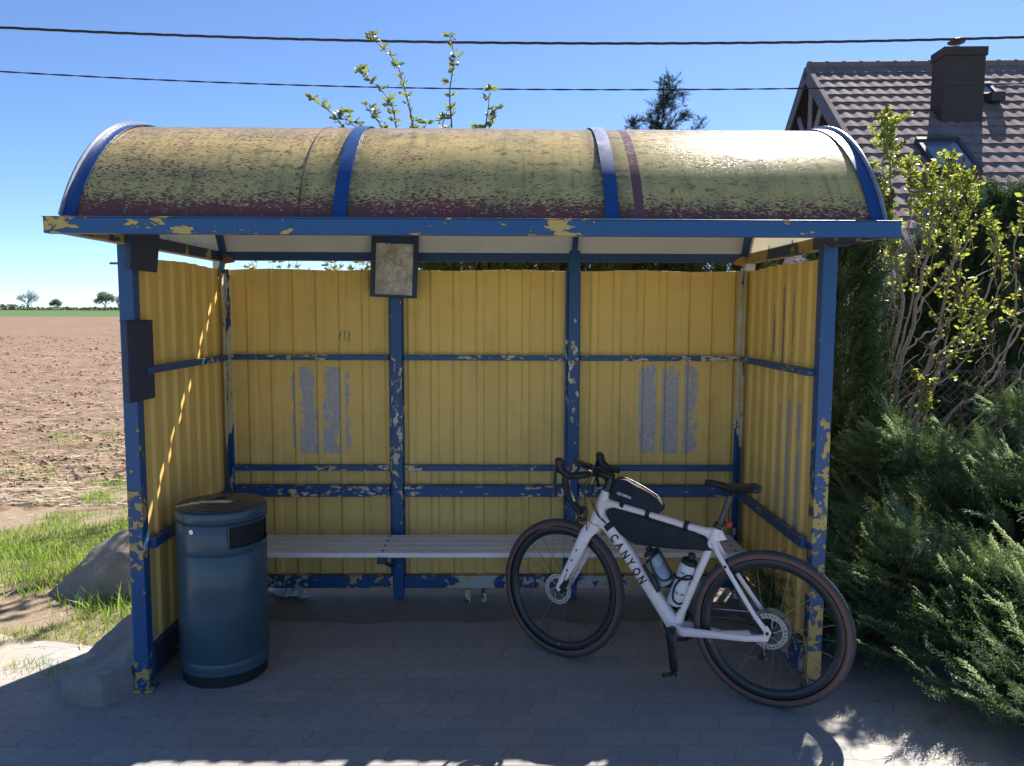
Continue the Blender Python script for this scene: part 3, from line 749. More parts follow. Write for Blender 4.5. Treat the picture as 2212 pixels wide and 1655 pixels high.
def make_wheel(front):
    hub = HF if front else HRr
    w = bpy.data.objects.new('wheel', None); COL.objects.link(w); w.parent = BK; w.empty_display_size = .1
    T = Matrix.Translation(hub) @ Matrix.Rotation(R(-90), 4, 'X')     # lathe Z -> +Y axis
    if front: T = S @ T
    R0, r = WR-.0215, .0205
    mb = MB(); mb.lathe(torus_prof(R0, r, R(-76), R(76), 17), 120, M=T)
    nk = 150
    for k in range(nk):       # knobs
        for row, (yy, off) in enumerate(((-.0135, 0), (-.0045, .5), (.0045, 0), (.0135, .5))):
            a = 2*PI*(k+off)/nk; rr = R0+math.sqrt(r*r-yy*yy)+.0008
            m = T @ Matrix.Rotation(a, 4, 'Z') @ Matrix.Translation((rr, 0, yy)) @ Matrix.Rotation(R(-38*yy/.0135), 4, 'Y')
            mb.box((0, 0, 0), (.0028, .0085, .0062), M=m)
    mb.build('tyre_tread', M_tread, w, smooth=False)
    mb = MB(); mb.lathe(torus_prof(R0, r-.0004, R(74), R(128), 9), 120, M=T); mb.lathe(torus_prof(R0, r-.0004, R(-128), R(-74), 9), 120, M=T); mb.build('tyre_sidewall', M_tan, w, ang=60)
    ro = WR-.0385
    mb = MB(); mb.lathe([(ro, -.014), (ro+.001, -.0105), (ro-.014, -.0125), (ro-.030, -.0085), (ro-.036, -.003), (ro-.036, .003), (ro-.030, .0085), (ro-.014, .0125), (ro+.001, .0105), (ro, .014)], 120, M=T, closed=True); mb.build('rim', M_carb, w, ang=40)
    mb = MB(); mb.lathe([(.0001, -.055), (.012, -.055), (.014, -.034), (.026, -.032), (.026, -.027), (.012, -.024), (.012, .022), (.027, .025), (.027, .030), (.015, .032), (.012, .055), (.0001, .055)], 32, M=T); mb.build('hub', M_sat, w, ang=40)
    mb = MB(); n = 24
    for k in range(n):
        side = 1 if k % 2 else -1; a = 2*PI*k/n; tw = R(58)*(1 if (k//2) % 2 else -1)
        p0 = Vector((.025*math.cos(a+tw), .025*math.sin(a+tw), side*.027)); p1 = Vector(((ro-.034)*math.cos(a), (ro-.034)*math.sin(a), side*.001))
        mb.tube([p0, p1], .00105, 4, M=T)
    mb.build('spokes', M_steel if False else simple('grey_spoke', (.16, .16, .17), .3, .1, 10, .7), w)
    # brake rotor on the near side
    rr = .0735 if front else .0775; T2 = T @ Matrix.Translation((0, 0, .040))
    mb = MB(); mb.lathe([(rr-.006, -.0009), (rr, -.0009), (rr, .0009), (rr-.006, .0009)], 72, M=T2, closed=True)
    mb.lathe([(rr-.021, -.0009), (rr-.015, -.0009), (rr-.015, .0009), (rr-.021, .0009)], 72, M=T2, closed=True)
    for k in range(26):
        a = 2*PI*k/26; p0 = Vector(((rr-.017)*math.cos(a), (rr-.017)*math.sin(a), 0)); p1 = Vector(((rr-.004)*math.cos(a+.16), (rr-.004)*math.sin(a+.16), 0))
        d = (p1-p0); q = Vector((-d.y, d.x, 0)).normalized()*.0038; z = Vector((0, 0, .00085))
        mb.add([p0-q-z, p0+q-z, p1+q-z, p1-q-z, p0-q+z, p0+q+z, p1+q+z, p1-q+z], [(0, 3, 2, 1), (4, 5, 6, 7), (0, 1, 5, 4), (1, 2, 6, 5), (2, 3, 7, 6), (3, 0, 4, 7)], M=T2)
    for k in range(6):
        a = 2*PI*k/6+.3; mb.tube([(.018*math.cos(a-.5), .018*math.sin(a-.5), 0), ((rr-.018)*math.cos(a), (rr-.018)*math.sin(a), 0)], .0032, 4, M=T2)
        mb.tube([((rr-.021)*math.cos(a), (rr-.021)*math.sin(a), -.002), ((rr-.021)*math.cos(a), (rr-.021)*math.sin(a), .002)], .0055, 8, M=T2)
    mb.build('brake_rotor', M_steel, w, ang=40)
    mb = MB(); mb.lathe([(.0001, .048), (.009, .048), (.011, .040)], 16, M=T); mb.build('lock_ring', M_red if not front else M_sat, w)
    if not front:
        mb = MB()
        for i in range(9):
            cr = .0205+.0078*i; zz = -.022-.0042*(8-i)
            nt = 12+4*i; pr = []
            for k in range(nt*4):
                a = 2*PI*k/(nt*4); q = cr+(.0028 if k % 4 in (1, 2) else -.0012); pr.append((q*math.cos(a), q*math.sin(a)))
            n = len(pr); vs = [(x, y, zz-.001) for x, y in pr]+[(x, y, zz+.001) for x, y in pr]
            inn = [((cr-.010)*math.cos(2*PI*k/n), (cr-.010)*math.sin(2*PI*k/n), zz+s_) for s_ in (-.001, .001) for k in range(n)]
            fs = [(k, (k+1) % n, n+(k+1) % n, n+k) for k in range(n)]+[(n+k, n+(k+1) % n, 3*n+(k+1) % n, 3*n+k) for k in range(n)]+[(k, 2*n+k, 2*n+(k+1) % n, (k+1) % n) for k in range(n)]
            mb.add(vs+inn, fs, M=T)
        mb.build('cassette', M_cass, w, smooth=False)
    # rim lettering near side
    return w, T, ro
wf, TF, ROF = make_wheel(True); wr, TR_, ROR = make_wheel(False)
M_wlet = simple('pale_lettering', (.42, .45, .48), .5, .05)
M_blet = simple('black_lettering', (.015, .016, .02), .4, .05)
def rim_text(w, T, ro, ang):
    # T's Z axis is +Y (towards the camera side); text reads along the tangent
    a = ang; rr = ro-.018
    for i, ch in enumerate('DT'):
        aa = a+i*.040
        c = Vector((rr*math.cos(aa), rr*math.sin(aa), .0118)); tx = Vector((-math.sin(aa), math.cos(aa), 0)); ty = Vector((-math.cos(aa), -math.sin(aa), 0)); tz = Vector((0, 0, 1))
        m = Matrix((tx, ty, tz)).transposed().to_4x4(); m.translation = c-ty*.005
        text('rim_lettering', ch, .016, M_wlet, w, T @ m)
# measured from the lathe frame: x=u, y(lathe)= -v  => angle +90deg is the wheel's bottom
rim_text(wf, TF, ROF, R(88)); rim_text(wr, TR_, ROR, R(20))

# frame
def P(u, v, y=0.0): return Vector((u, y, v))
mb = MB(); upv = (0, 1, 0)
mb.tube([P(.783, .852), P(.797, .812), P(.815, .75), P(.834, .690)], [.0245, .0265, .031, .0335], 20, up=upv)
mb.tube([P(.805, .785), P(.74, .792), P(.60, .772), P(.40, .7375), P(.30, .722), P(.235, .715)], [.034, .0195, .0165, .0155, .0170, .022], 16, up=upv, sq=[(1, 1), (1.15, 1), (1.15, 1), (1.1, 1), (.9, 1.2), (.8, 1.5)])
mb.tube([P(.828, .722), P(.765, .682), P(.70, .610), P(.56, .438), P(.46, .310), BB+Vector((.0, 0, .005))], [.036, .034, .0325, .0325, .034, .040], 20, up=upv, sup=2.6, sq=(.88, 1))
mb.tube([P(.241, .757), P(.268, .685), P(.34, .485), P(.395, .335), BB], [.0185, .020, .0165, .018, .032], 16, up=upv)
mb.tube([P(.256, .735), P(.262, .700)], [.02, .028], 12, up=upv)
mb.tube([BB+Vector((0, -.045, 0)), BB+Vector((0, .045, 0))], .029, 24)
for s_ in (1, -1):
    mb.tube([P(.262, .690, s_*.012), P(.235, .640, s_*.028), P(.18, .565, s_*.040), P(.06, .405, s_*.062), P(.005, .345, s_*.066)], [.012, .0095, .0085, .008, .0095], 12, up=upv, sq=(.8, 1.25))
    mb.tube([BB+Vector((-.01, s_*.03, -.002)), P(.37, .262, s_*.045), P(.22, .283-(.030 if s_ < 0 else 0), s_*.056), P(.08, .300-(.02 if s_ < 0 else 0), s_*.068), P(.01, .318, s_*.068)], [.022, .0195, .0150, .0130, .0135], 12, up=upv, sq=(.72, 1.12))
    mb.prism([(-.016, .345), (.004, .372), (.020, .362), (.012, .318), (.03, .298), (-.002, .305)], s_*.068-.004, s_*.068+.004)
mb.prism([(.24, .757), (.205, .70), (.262, .68), (.30, .705), (.345, .728), (.29, .735), (.262, .742)], -.010, .010, bulge=.004)
mb.build('frame', M_frame, BK, ang=60)
for u, v in ((.197, .588),): 
    mb = MB(); mb.tube([P(u, v, .0405), P(u, v, .0475)], .0062, 14); mb.build('frame_plug', M_blk, BK)
# frame lettering, reads down the tube: one letter at a time so each follows the taper
d = (P(.560, .438)-P(.738, .657)).normalized(); upl = Vector((-d.z, 0, d.x)); upl = upl if upl.z > 0 else -upl
for i, ch in enumerate('CANYON'):
    c = P(.7345, .6485, .0)+d*(.0455*i)
    m = Matrix((d, upl, Vector((0, 1, 0)))).transposed()
    if m.determinant() < 0: m = Matrix((d, upl, Vector((0, 1, 0)))).transposed()
    m = m.to_4x4(); m.translation = c-upl*.0205+Vector((0, .0290, 0))
    text('frame_lettering', ch, .058, M_blet, BK, m, sx=.72, ext=.0012, bold=.0017)
# fork
mb = MB()
mb.tube([S @ P(.835, .688), S @ P(.845, .665)], [.034, .036], 20, up=upv)
for s_ in (1, -1):
    mb.tube([S @ P(.843, .672, s_*.012), S @ P(.862, .640, s_*.040), S @ P(.892, .570, s_*.049), S @ P(.93, .485, s_*.050), S @ P(.975, .395, s_*.052), S @ P(1.0035, .338, s_*.054)], [.036, .032, .0285, .0245, .019, .0125], 16, up=upv, sq=(.48, 1.0))
mb.build('fork', M_frame, BK, ang=60)
mb = MB(); mb.tube([P(.832, .694)-HAX*.004, P(.832, .694)-HAX*.0065], .0345, 24); mb.build('headset_gap', M_blk, BK)
for u, v in ((.919, .548), (.943, .495), (.966, .443)):
    mb = MB(); mb.tube([S @ P(u-.018, v+.006, .058), S @ P(u-.018, v+.006, .064)], .0052, 12); mb.build('mount_bolt', M_blk, BK)
mb = MB(); mb.tube([S @ P(1.0065, WR, .050), S @ P(1.0065, WR, .066)], .006, 12); mb.build('thru_axle', M_sat, BK)
mb = MB(); mb.tube([P(0, WR, .055), P(0, WR, .080)], .007, 12); mb.build('thru_axle', M_sat, BK)
# calipers
mb = MB(); mb.box(S @ P(.972, .372, .046), (.030, .026, .058), Matrix.Rotation(R(-28), 3, 'Y')); mb.build('brake_caliper', M_sat, BK, smooth=False, bevel=.006)
mb = MB(); mb.box(P(.048, .345, .048), (.060, .028, .032), Matrix.Rotation(R(12), 3, 'Y')); mb.tube([P(.05, .372, .05), P(.075, .368, .05), P(.085, .352, .05)], [.008, .009, .006], 8); mb.build('brake_caliper', M_sat, BK, smooth=False, bevel=.006)
# cockpit
mb = MB(); mb.tube([P(.783, .853), P(.772, .885), P(.763, .915)], [.0262, .0225, .0215], 20, up=upv); mb.tube([P(.752, .918), P(.775, .922), P(.838, .936)], [.018, .021, .019], 16, up=upv); mb.tube([P(.826, .934, 0), P(.850, .938, 0)], [.024, .024], 16, up=upv)
mb.build('stem', M_sat, BK)
def bar(s_):
    k = .02
    pts = [(.845, .935, 0), (.845, .935, .06), (.845, .936, .13), (.850, .936, .170), (.868, .934, .192), (.893, .930, .2), (.915, .924, .201), (.918, .900, .203), (.908, .868, .206), (.892, .838, .208), (.868, .808, .211), (.838, .786, .214), (.815, .775, .216)]
    return [S @ P(u-(k if abs(y) > .12 else 0)*1.0, v, y*s_) for u, v, y in pts]
from mathutils.geometry import interpolate_bezier
def smooth_path(pts, sub=4):
    out = []
    n = len(pts)
    for i in range(n-1):
        p0 = pts[max(i-1, 0)]; p1 = pts[i]; p2 = pts[i+1]; p3 = pts[min(i+2, n-1)]
        for k in range(sub):
            t = k/sub; out.append(.5*((2*p1)+(p2-p0)*t+(2*p0-5*p1+4*p2-p3)*t*t+(3*p1-p0-3*p2+p3)*t**3))
    out.append(pts[-1]); return out
mb = MB(); a = smooth_path(bar(1)); b = smooth_path(bar(-1)); mb.tube(b[::-1]+a[1:], .0170, 12); mb.build('handlebar', M_blk, BK)
for s_ in (1, -1):
    k = .02
    q = lambda u, v, y: S @ P(u-k, v, y*s_)
    mb = MB()
    mb.tube(smooth_path([q(.895, .930, .2), q(.918, .938, .2), q(.940, .955, .2), q(.953, .978, .2), q(.956, .994, .2), q(.954, 1.008, .2)]), [x for x in np.interp(np.linspace(0, 1, 21), [0, .3, .6, .85, 1], [.018, .022, .0225, .0245, .012])], 14, sq=(1, .9))
    mb.tube(smooth_path([q(.958, .950, .2), q(.945, .948, .2)]), .014, 10)
    mb.build('lever_hood', M_sat, BK)
    mb = MB(); mb.tube(smooth_path([q(.966, .975, .201), q(.975, .94, .203), q(.974, .89, .206), q(.966, .842, .21), q(.962, .825, .211)]), .0062, 8, sq=(1.5, .8)); mb.build('brake_lever', M_sat, BK)
# bar-end hook at the drop end
q = lambda u, v, y: S @ P(u-.02, v, y)
mb = MB(); mb.tube(smooth_path([q(.832, .783, .214), q(.812, .795, .218), q(.795, .790, .222), q(.792, .760, .222), q(.803, .742, .222), q(.828, .745, .222)]), .0095, 10); mb.build('bar_end', M_sat, BK)
# small lever pod on the tops + computer mount arm
mb = MB(); mb.tube([P(.850, .940, .0), P(.885, .955, 0), P(.915, .962, 0)], [.010, .008, .010], 8); mb.build('out_front_mount', M_sat, BK)
mb = MB(); mb.tube([P(.80, .945, -.02), P(.775, .952, -.03), P(.735, .948, -.03)], [.010, .013, .012], 10); mb.build('bell', M_sat, BK)
# hoses
mb = MB()
mb.tube(smooth_path([P(.855, .925, .02), P(.89, .865, .03), P(.875, .80, .045), P(.868, .75, .046), P(.862, .662, .045)], 6), .0026, 6)
mb.tube(smooth_path([P(.86, .925, -.02), P(.875, .86, .02), P(.845, .79, .036), P(.81, .735, .040), P(.778, .712, .036), P(.762, .690, .034)], 6), .0026, 6)
mb.tube(smooth_path([P(.85, .93, -.04), P(.868, .85, -.02), P(.84, .80, .034), P(.80, .728, .038), P(.77, .70, .034)], 6), .0026, 6)
mb.tube(smooth_path([P(.862, .662, .045), P(.90, .56, .055), P(.95, .45, .056), P(.972, .39, .056)], 5), .0022, 6)
mb.build('brake_hose', M_blk, BK)
# seat post, saddle
mb = MB(); mb.tube([P(.246, .742), P(.196, .898)], .0140, 16); mb.build('seat_post', simple('grey_carbon_post', (.055, .055, .062), .35, .15, 20), BK)
mb = MB(); mb.tube([P(.247, .745), P(.240, .768)], .0205, 16); mb.box(P(.226, .772), (.02, .014, .018)); mb.build('seat_clamp', M_sat, BK)
mb = MB(); n = 22; vs = []; m = 12
for i in range(n+1):
    t = i/n; u = .072+.240*t
    w = np.interp(t, [0, .06, .2, .4, .6, .8, .95, 1], [.045, .066, .072, .055, .032, .022, .017, .008])
    top = np.interp(t, [0, .1, .35, .6, .9, 1], [.958, .966, .957, .953, .962, .956]); dp = np.interp(t, [0, .2, .6, 1], [.022, .034, .022, .012])
    for k in range(m):
        a = 2*PI*k/m; y = w*math.cos(a); z = top-.012+(.012 if math.sin(a) > 0 else dp)*math.sin(a)-(abs(y)/.07)**2*.012
        vs.append((u, y, z))
fs = [(i*m+k, i*m+(k+1) % m, (i+1)*m+(k+1) % m, (i+1)*m+k) for i in range(n) for k in range(m)]+[tuple(range(m)), tuple(range(n*m+m-1, n*m-1, -1))]
mb.add(vs, fs)
mb.build('saddle', M_sat, BK, ang=70, fixn=True)
mb = MB()
for s_ in (1, -1): mb.tube(smooth_path([P(.105, .935, s_*.035), P(.15, .915, s_*.024), P(.21, .914, s_*.022), P(.285, .945, s_*.012)], 4), .0035, 8)
mb.tube([P(.19, .900), P(.186, .925)], [.017, .022], 12); mb.build('saddle_rails', M_sat, BK)
# drivetrain
cd_ = (P(.399, .100, .075)-P(.42, .262, .075)).normalized()
mb = MB(); mb.tube([P(.421, .280, .070), P(.419, .255, .072), P(.413, .21, .075), P(.399, .100, .078), P(.396, .085, .079)], [.016, .025, .0205, .0175, .014], 12, up=(0, 1, 0), sq=(.45, 1.1)); mb.tube([BB+Vector((0, .045, 0)), BB+Vector((0, .083, 0))], .0185, 20); mb.build('crank_arm', M_sat, BK)
mb = MB(); mb.tube([P(.42, .262, -.070), P(.443, .42, -.078)], [.018, .011], 12, up=(0, 1, 0), sq=(.55, 1.1)); mb.build('crank_arm', M_sat, BK)
for base, sgn in ((P(.396, .090, .08), 1), (P(.444, .43, -.08), -1)):
    mb = MB(); mb.tube([base, base+Vector((0, sgn*.055, 0))], [.0075, .009], 10); mb.box(base+Vector((.012, sgn*.042, -.004)), (.050, .032, .010), Matrix.Rotation(R(25), 3, 'Y')); mb.tube([base+Vector((.036, sgn*.028, -.010)), base+Vector((.042, sgn*.040, -.016)), base+Vector((.036, sgn*.056, -.010))], .004, 6); mb.tube([base+Vector((-.016, sgn*.028, .004)), base+Vector((-.026, sgn*.040, -.006)), base+Vector((-.016, sgn*.056, .004))], .004, 6)
    mb.build('pedal', M_sat, BK, bevel=.002)
mb = MB(); nt = 40; pr = []
for k in range(nt*4): a = 2*PI*k/(nt*4); q_ = .082+(.003 if k % 4 in (1, 2) else -.001); pr.append((.42+q_*math.cos(a), .262+q_*math.sin(a)))
n = len(pr); inn = [(.42+.066*math.cos(2*PI*k/n), .262+.066*math.sin(2*PI*k/n)) for k in range(n)]
vs = [(x, -.046, z) for x, z in pr]+[(x, -.049, z) for x, z in pr]+[(x, -.046, z) for x, z in inn]+[(x, -.049, z) for x, z in inn]
mb.add(vs, [(k, (k+1) % n, n+(k+1) % n, n+k) for k in range(n)]+[(k, 2*n+k, 2*n+(k+1) % n, (k+1) % n) for k in range(n)]+[(n+k, n+(k+1) % n, 3*n+(k+1) % n, 3*n+k) for k in range(n)])
for k in range(4): a = PI/4+k*PI/2; mb.tube([P(.42, .262, -.048), P(.42+.07*math.cos(a), .262+.07*math.sin(a), -.048)], [.014, .008], 8)
mb.build('chainring', M_sat, BK, smooth=False)
def chain_path():
    up0 = [P(.42+.083*math.cos(a), .262+.083*math.sin(a), -.0475) for a in np.linspace(R(-88), R(88), 16)]
    top = [P(0+.055*math.cos(a), WR+.055*math.sin(a), -.042) for a in np.linspace(R(95), R(250), 14)]
    return up0+top+[P(.012, .262, -.045), P(.035, .245, -.045), P(.030, .190, -.046), P(.05, .180, -.046)]+[up0[0]]
mb = MB(); cp = smooth_path(chain_path(), 4); mb.tube(cp, .0034, 4, cap=False, sq=(1, 1.0)); mb.build('chain', M_cass, BK)
mb = MB(); mb.tube([P(-.005, .315, -.075), P(.02, .285, -.07), P(.022, .255, -.055), P(.040, .190, -.048)], [.012, .014, .009, .008], 10)
for u, v in ((.022, .255), (.042, .190)): mb.tube([P(u, v, -.050), P(u, v, -.042)], .017, 14)
mb.build('rear_derailleur', M_sat, BK)
# bottle cages
def cage(c0, c1, off):
    mb = MB(); ax = (c1-c0).normalized(); nrm = off.normalized(); side = ax.cross(nrm); r = .0395
    def pt(t, a): return c0+ax*t+(nrm*-math.cos(a)+side*math.sin(a))*r
    for s_ in (1, -1):
        mb.tube(smooth_path([pt(.03, 0), pt(.02, s_*.9), pt(.035, s_*1.7), pt(.09, s_*2.0), pt(.145, s_*1.5), pt(.165, s_*.7), pt(.15, 0)], 4), .0050, 6)
    mb.tube(smooth_path([pt(.128, -2.9), pt(.132, -2.2), pt(.14, -1.4), pt(.15, -.5), pt(.15, .5), pt(.14, 1.4), pt(.132, 2.2), pt(.128, 2.9)], 3), .0065, 6)
    mb.tube([pt(-.002, 0)-nrm*.004, pt(.16, 0)-nrm*.004], .006, 8, sq=(1, 1)); mb.tube([pt(0, 0), pt(0, .6), pt(.0, 3.1)], .005, 6)
    return mb
b1a, b1b = P(.466, .452), P(.569, .612)      # bottle on the down tube
b2a, b2b = P(.433, .368), P(.356, .612)      # bottle on the seat tube
cage(b1a, b1b, Vector((-.8, 0, .5))*-1).build('bottle_cage', M_sat, BK); cage(b2a, b2b, Vector((-.95, 0, -.3))*-1).build('bottle_cage', M_sat, BK)

# ---- things carried by the bicycle (top level)
def bike_world(): return BM.copy()
def bottle(c0, c1, label, body, capm, r=.0365):
    e = empty('water_bottle', (0, 0, 0), label, 'bottle', 'water bottles on the bicycle', BM @ Matrix.Translation(c0) @ Vector((0, 0, 1)).rotation_difference(c1-c0).to_matrix().to_4x4())
    L = (c1-c0).length
    mb = MB(); mb.lathe([(.001, 0), (r-.004, 0), (r, .006), (r, L*.42), (r-.006, L*.46), (r-.006, L*.50), (r, L*.54), (r, L*.74), (r-.004, L*.80)], 32); mb.build('bottle_body', body, e, ang=50)
    mb = MB(); mb.lathe([(r-.003, L*.795), (r-.001, L*.80), (r-.001, L*.87), (r-.010, L*.90), (.015, L*.91), (.014, L*.95), (.017, L*.955), (.016, L), (.001, L*1.005)], 32); mb.build('bottle_cap', capm, e, ang=40)
    return e, L
M_bot1 = simple('cloudy_grey_bottle', (.30, .35, .42), .3, .12, 10); M_bot2 = simple('white_bottle', (.66, .67, .70), .35, .05, 10)
bottle(b1a, b1b, 'cloudy grey squeeze bottle lying along the slanting down tube of the bicycle', M_bot1, M_blk)
e2, L2 = bottle(b2a, b2b, 'white squeeze bottle with a black cap standing along the seat tube of the bicycle', M_bot2, M_blk)
def bottle_text(body, z, size, r):
    # wraps on the camera side of the bottle, one letter at a time (bottle frame: +Y local faces the camera side)
    n = len(body); wch = size*.66
    for i, ch in enumerate(body):
        a = R(90)-((i-(n-1)/2)*wch)/r*-1
        a = R(100)+((i-(n-1)/2)*wch)/r*1.0
        c = Vector((math.cos(a), math.sin(a), 0)); tx = Vector((-math.sin(a), math.cos(a), 0)); m = Matrix((tx, Vector((0, 0, 1)), c)).transposed().to_4x4(); m.translation = c*(r+.0003)+Vector((0, 0, z))-tx*wch*.5
        text('bottle_lettering', ch, size, M_blet, e2, m, sx=.9, ext=.0003, bold=.0002)
bottle_text('CAMELBAK', L2*.63, .0105, .0365); bottle_text('PODIUM', L2*.24, .0145, .0365)
# frame bag
M_bag = NT('black_bag_fabric'); _p = M_bag.obj(); _n = M_bag.noise(_p, 7, 5, .6); _w = M_bag.noise(_p, 420, 2, .5)
M_bag.base(M_bag.mix(M_bag.ramp(_n, .3, .7), (.010, .014, .022), (.020, .026, .036))); M_bag.rough(.75); M_bag.bump(M_bag.M('ADD', M_bag.M('MULTIPLY', _n, 3.0), M_bag.M('MULTIPLY', _w, .3)), .4, .006); M_bag = M_bag.m
FB = empty('frame_bag', (0, 0, 0), 'long black frame bag strapped inside the main triangle of the bicycle', 'bag', M=BM.copy())
def densify(poly, k=5, corner=.0):
    out = []
    n = len(poly)
    for i in range(n):
        a, b = Vector(poly[i]), Vector(poly[(i+1) % n])
        for j in range(k): out.append(tuple(a+(b-a)*j/k))
    return out
def wob(poly, amp, fr, seed):
    return [(x+amp*mnoise.noise(Vector((x*fr, z*fr, seed))), z+amp*mnoise.noise(Vector((x*fr, z*fr, seed+9)))) for x, z in poly]
bagp = [(.768, .768), (.774, .745), (.762, .715), (.742, .688), (.70, .655), (.655, .628), (.622, .617), (.50, .622), (.38, .632), (.262, .642), (.285, .672), (.315, .702), (.345, .716), (.45, .730), (.60, .754), (.70, .772), (.745, .778)]
mb = MB(); mb.prism(wob(densify(bagp, 3), .004, 25, 2), -.018, .018, bulge=.010); mb.build('bag_body', M_bag, FB, ang=70)
for u, v in ((.700, .790), (.572, .768), (.388, .736)):
    mb = MB(); mb.tube([P(u-.010, v), P(u+.010, v+.003)], .0225, 16, up=upv, sq=(1.0, .98)); mb.build('strap', M_bag, FB)
mb = MB(); mb.tube([P(.772, .693), P(.752, .672)], .0345, 16, up=upv, sq=(.96, 1.02)); mb.build('strap', M_bag, FB)
# top tube bag
TB = empty('top_tube_bag', (0, 0, 0), 'small black bag sitting on the top tube behind the handlebar', 'bag', M=BM.copy())
bp = [(.765, .820), (.755, .870), (.745, .905), (.715, .922), (.68, .918), (.62, .893), (.56, .870), (.525, .848), (.500, .815), (.502, .797), (.520, .779), (.60, .790), (.70, .806)]
mb = MB(); mb.prism(wob(densify(bp, 3), .003, 30, 5), -.020, .020, bulge=.009); mb.build('bag_body', M_bag, TB, ang=70)
mb = MB(); mb.tube(smooth_path([P(.752, .902), P(.715, .925), P(.66, .914), P(.59, .886), P(.53, .856)], 4), .0035, 6); mb.build('zip', simple('dark_red_zip', (.07, .012, .02), .5), TB)
dl = (P(.60, .826)-P(.715, .852)).normalized(); ul = Vector((-dl.z, 0, dl.x)); ul = ul if ul.z > 0 else -ul
m = Matrix((dl, ul, Vector((0, 1, 0)))).transposed().to_4x4(); m.translation = P(.722, .847, .0302)
text('bag_lettering', 'GEOSMINA', .0185, simple('white_print', (.75, .76, .78), .5, .03), TB, m, sx=.80, ext=.0004, bold=.0003)
# pump on the down tube, light, computer
PU = empty('hand_pump', (0, 0, 0), 'slim black mini pump clipped beside the lettering on the down tube', 'pump', M=BM.copy())
p0, p1 = P(.572, .538, .046), P(.492, .424, .046); dv = (p1-p0)
mb = MB(); mb.tube([p0+dv*t for t in (0, .06, .1, .5, .52, .6, .62, 1.0)], [.007, .0085, .009, .009, .012, .012, .0105, .0105], 12); mb.build('pump_barrel', M_sat, PU)
mb = MB(); mb.tube([p0-dv*.05, p0-dv*.005], .0065, 10); mb.build('pump_cap', M_red, PU)
mb = MB(); mb.tube([p0+dv*.35+Vector((-.01, -.004, 0)), p0+dv*.75+Vector((-.01, -.004, 0))], .011, 8); mb.build('pump_clip', M_sat, PU)
TL = empty('tail_light', (0, 0, 0), 'small red tail light clamped to the seat post below the saddle', 'bicycle light', M=BM.copy())
mb = MB(); mb.tube([P(.236, .776), P(.205, .771)], [.009, .008], 10); mb.build('light_bracket', M_sat, TL)
mb = MB(); mb.tube([P(.207, .771), P(.194, .769), P(.186, .768)], [.012, .016, .013], 14); mb.build('lens', M_red, TL)
GC = empty('bicycle_computer', (0, 0, 0), 'flat black bicycle computer mounted out in front of the handlebar', 'bicycle computer', M=BM.copy())
mb = MB(); mb.box(P(.915, .973), (.085, .050, .014), Matrix.Rotation(R(-14), 3, 'Y')); mb.build('computer_case', M_sat, GC, smooth=False, bevel=.004)
mb = MB(); mb.box(P(.9172, .9805), (.066, .040, .002), Matrix.Rotation(R(-14), 3, 'Y')); mb.build('screen', simple('dark_screen', (.03, .035, .04), .12, .05), GC, smooth=False)

# ================================================================== STONES AND LITTER
def mat_rock(name, a, b):
    t = NT(name); p = t.obj(); n = t.noise(p, 5, 8, .65); f = t.noise(p, 60, 5, .7); l = t.noise(p, 9, 5, .6)
    c = t.mix(t.ramp(n, .35, .65), a, b); c = t.mix(t.ramp(l, .58, .68, 0, .6), c, (.40, .38, .32)); c = t.mix(t.ramp(f, .5, .75, 0, .5), c, tuple(x*.5 for x in a))
    t.base(c); t.rough(.9); t.bump(t.M('ADD', n, t.M('MULTIPLY', f, .3)), .6, .02); return t.m
def rock(name, loc, pts, label, mat, seed, sub=4, group=None):
    """convex hull of the given points, then subdivided and roughened"""
    bm = bmesh.new()
    for p in pts: bm.verts.new(p)
    bmesh.ops.convex_hull(bm, input=bm.verts)
    loose = [v for v in bm.verts if not v.link_faces]
    bmesh.ops.delete(bm, geom=loose, context='VERTS')
    bmesh.ops.triangulate(bm, faces=bm.faces)
    for k in range(sub):
        bmesh.ops.subdivide_edges(bm, edges=bm.edges, cuts=1, use_grid_fill=True, smooth=.0); 
        if len(bm.verts) > 16000: break
    for v in bm.verts:
        d = v.normal*( .022*mnoise.fractal(v.co*3.5+Vector((seed, 0, 0)), .9, 2.1, 5)); v.co += d
    me = bpy.data.meshes.new(name); bm.to_mesh(me); bm.free(); me.materials.append(mat)
    for f in me.polygons: f.use_smooth = True
    me.set_sharp_from_angle(angle=R(40))
    o = bpy.data.objects.new(name, me); COL.objects.link(o); o.location = loc; tag(o, label, 'stone', group); return o
M_rock = mat_rock('grey_field_stone', (.22, .185, .15), (.31, .265, .215)); M_slab = mat_rock('granite_slab', (.20, .195, .18), (.29, .28, .255))
rock('boulder', (-2.15, .28, 0), [(-.56, -.20, -.06), (-.50, .12, -.05), (.48, -.25, -.06), (.55, .2, -.06), (-.40, -.12, .12), (-.26, .02, .25), (-.14, .0, .33), (-.02, .02, .365), (.14, .0, .35), (.34, .02, .28), (.52, 0, .16), (-.05, -.18, .25), (.2, -.16, .24), (0, -.3, -.06), (.2, -.26, .10), (-.25, -.28, .0), (0, .3, .1)], 'big grey boulder with a sloping top in the grass behind the left wall', M_rock, 3, 4, 'stones beside the shelter')
rock('stone_slab', (-1.705, -.80, 0), [(-.19, -.33, -.04), (-.12, -.43, -.04), (.08, -.48, -.04), (.17, -.36, -.04), (-.18, -.30, .06), (-.11, -.40, .075), (.07, -.44, .10), (.16, -.33, .13), (.20, .50, -.04), (-.10, .5, -.04), (.19, .46, .22), (-.07, .46, .17), (-.18, .05, -.04), (-.15, .04, .12), (.19, .05, .17)], 'pale angular stone slab leaning on the paving against the left wall', M_slab, 11, 4, 'stones beside the shelter')
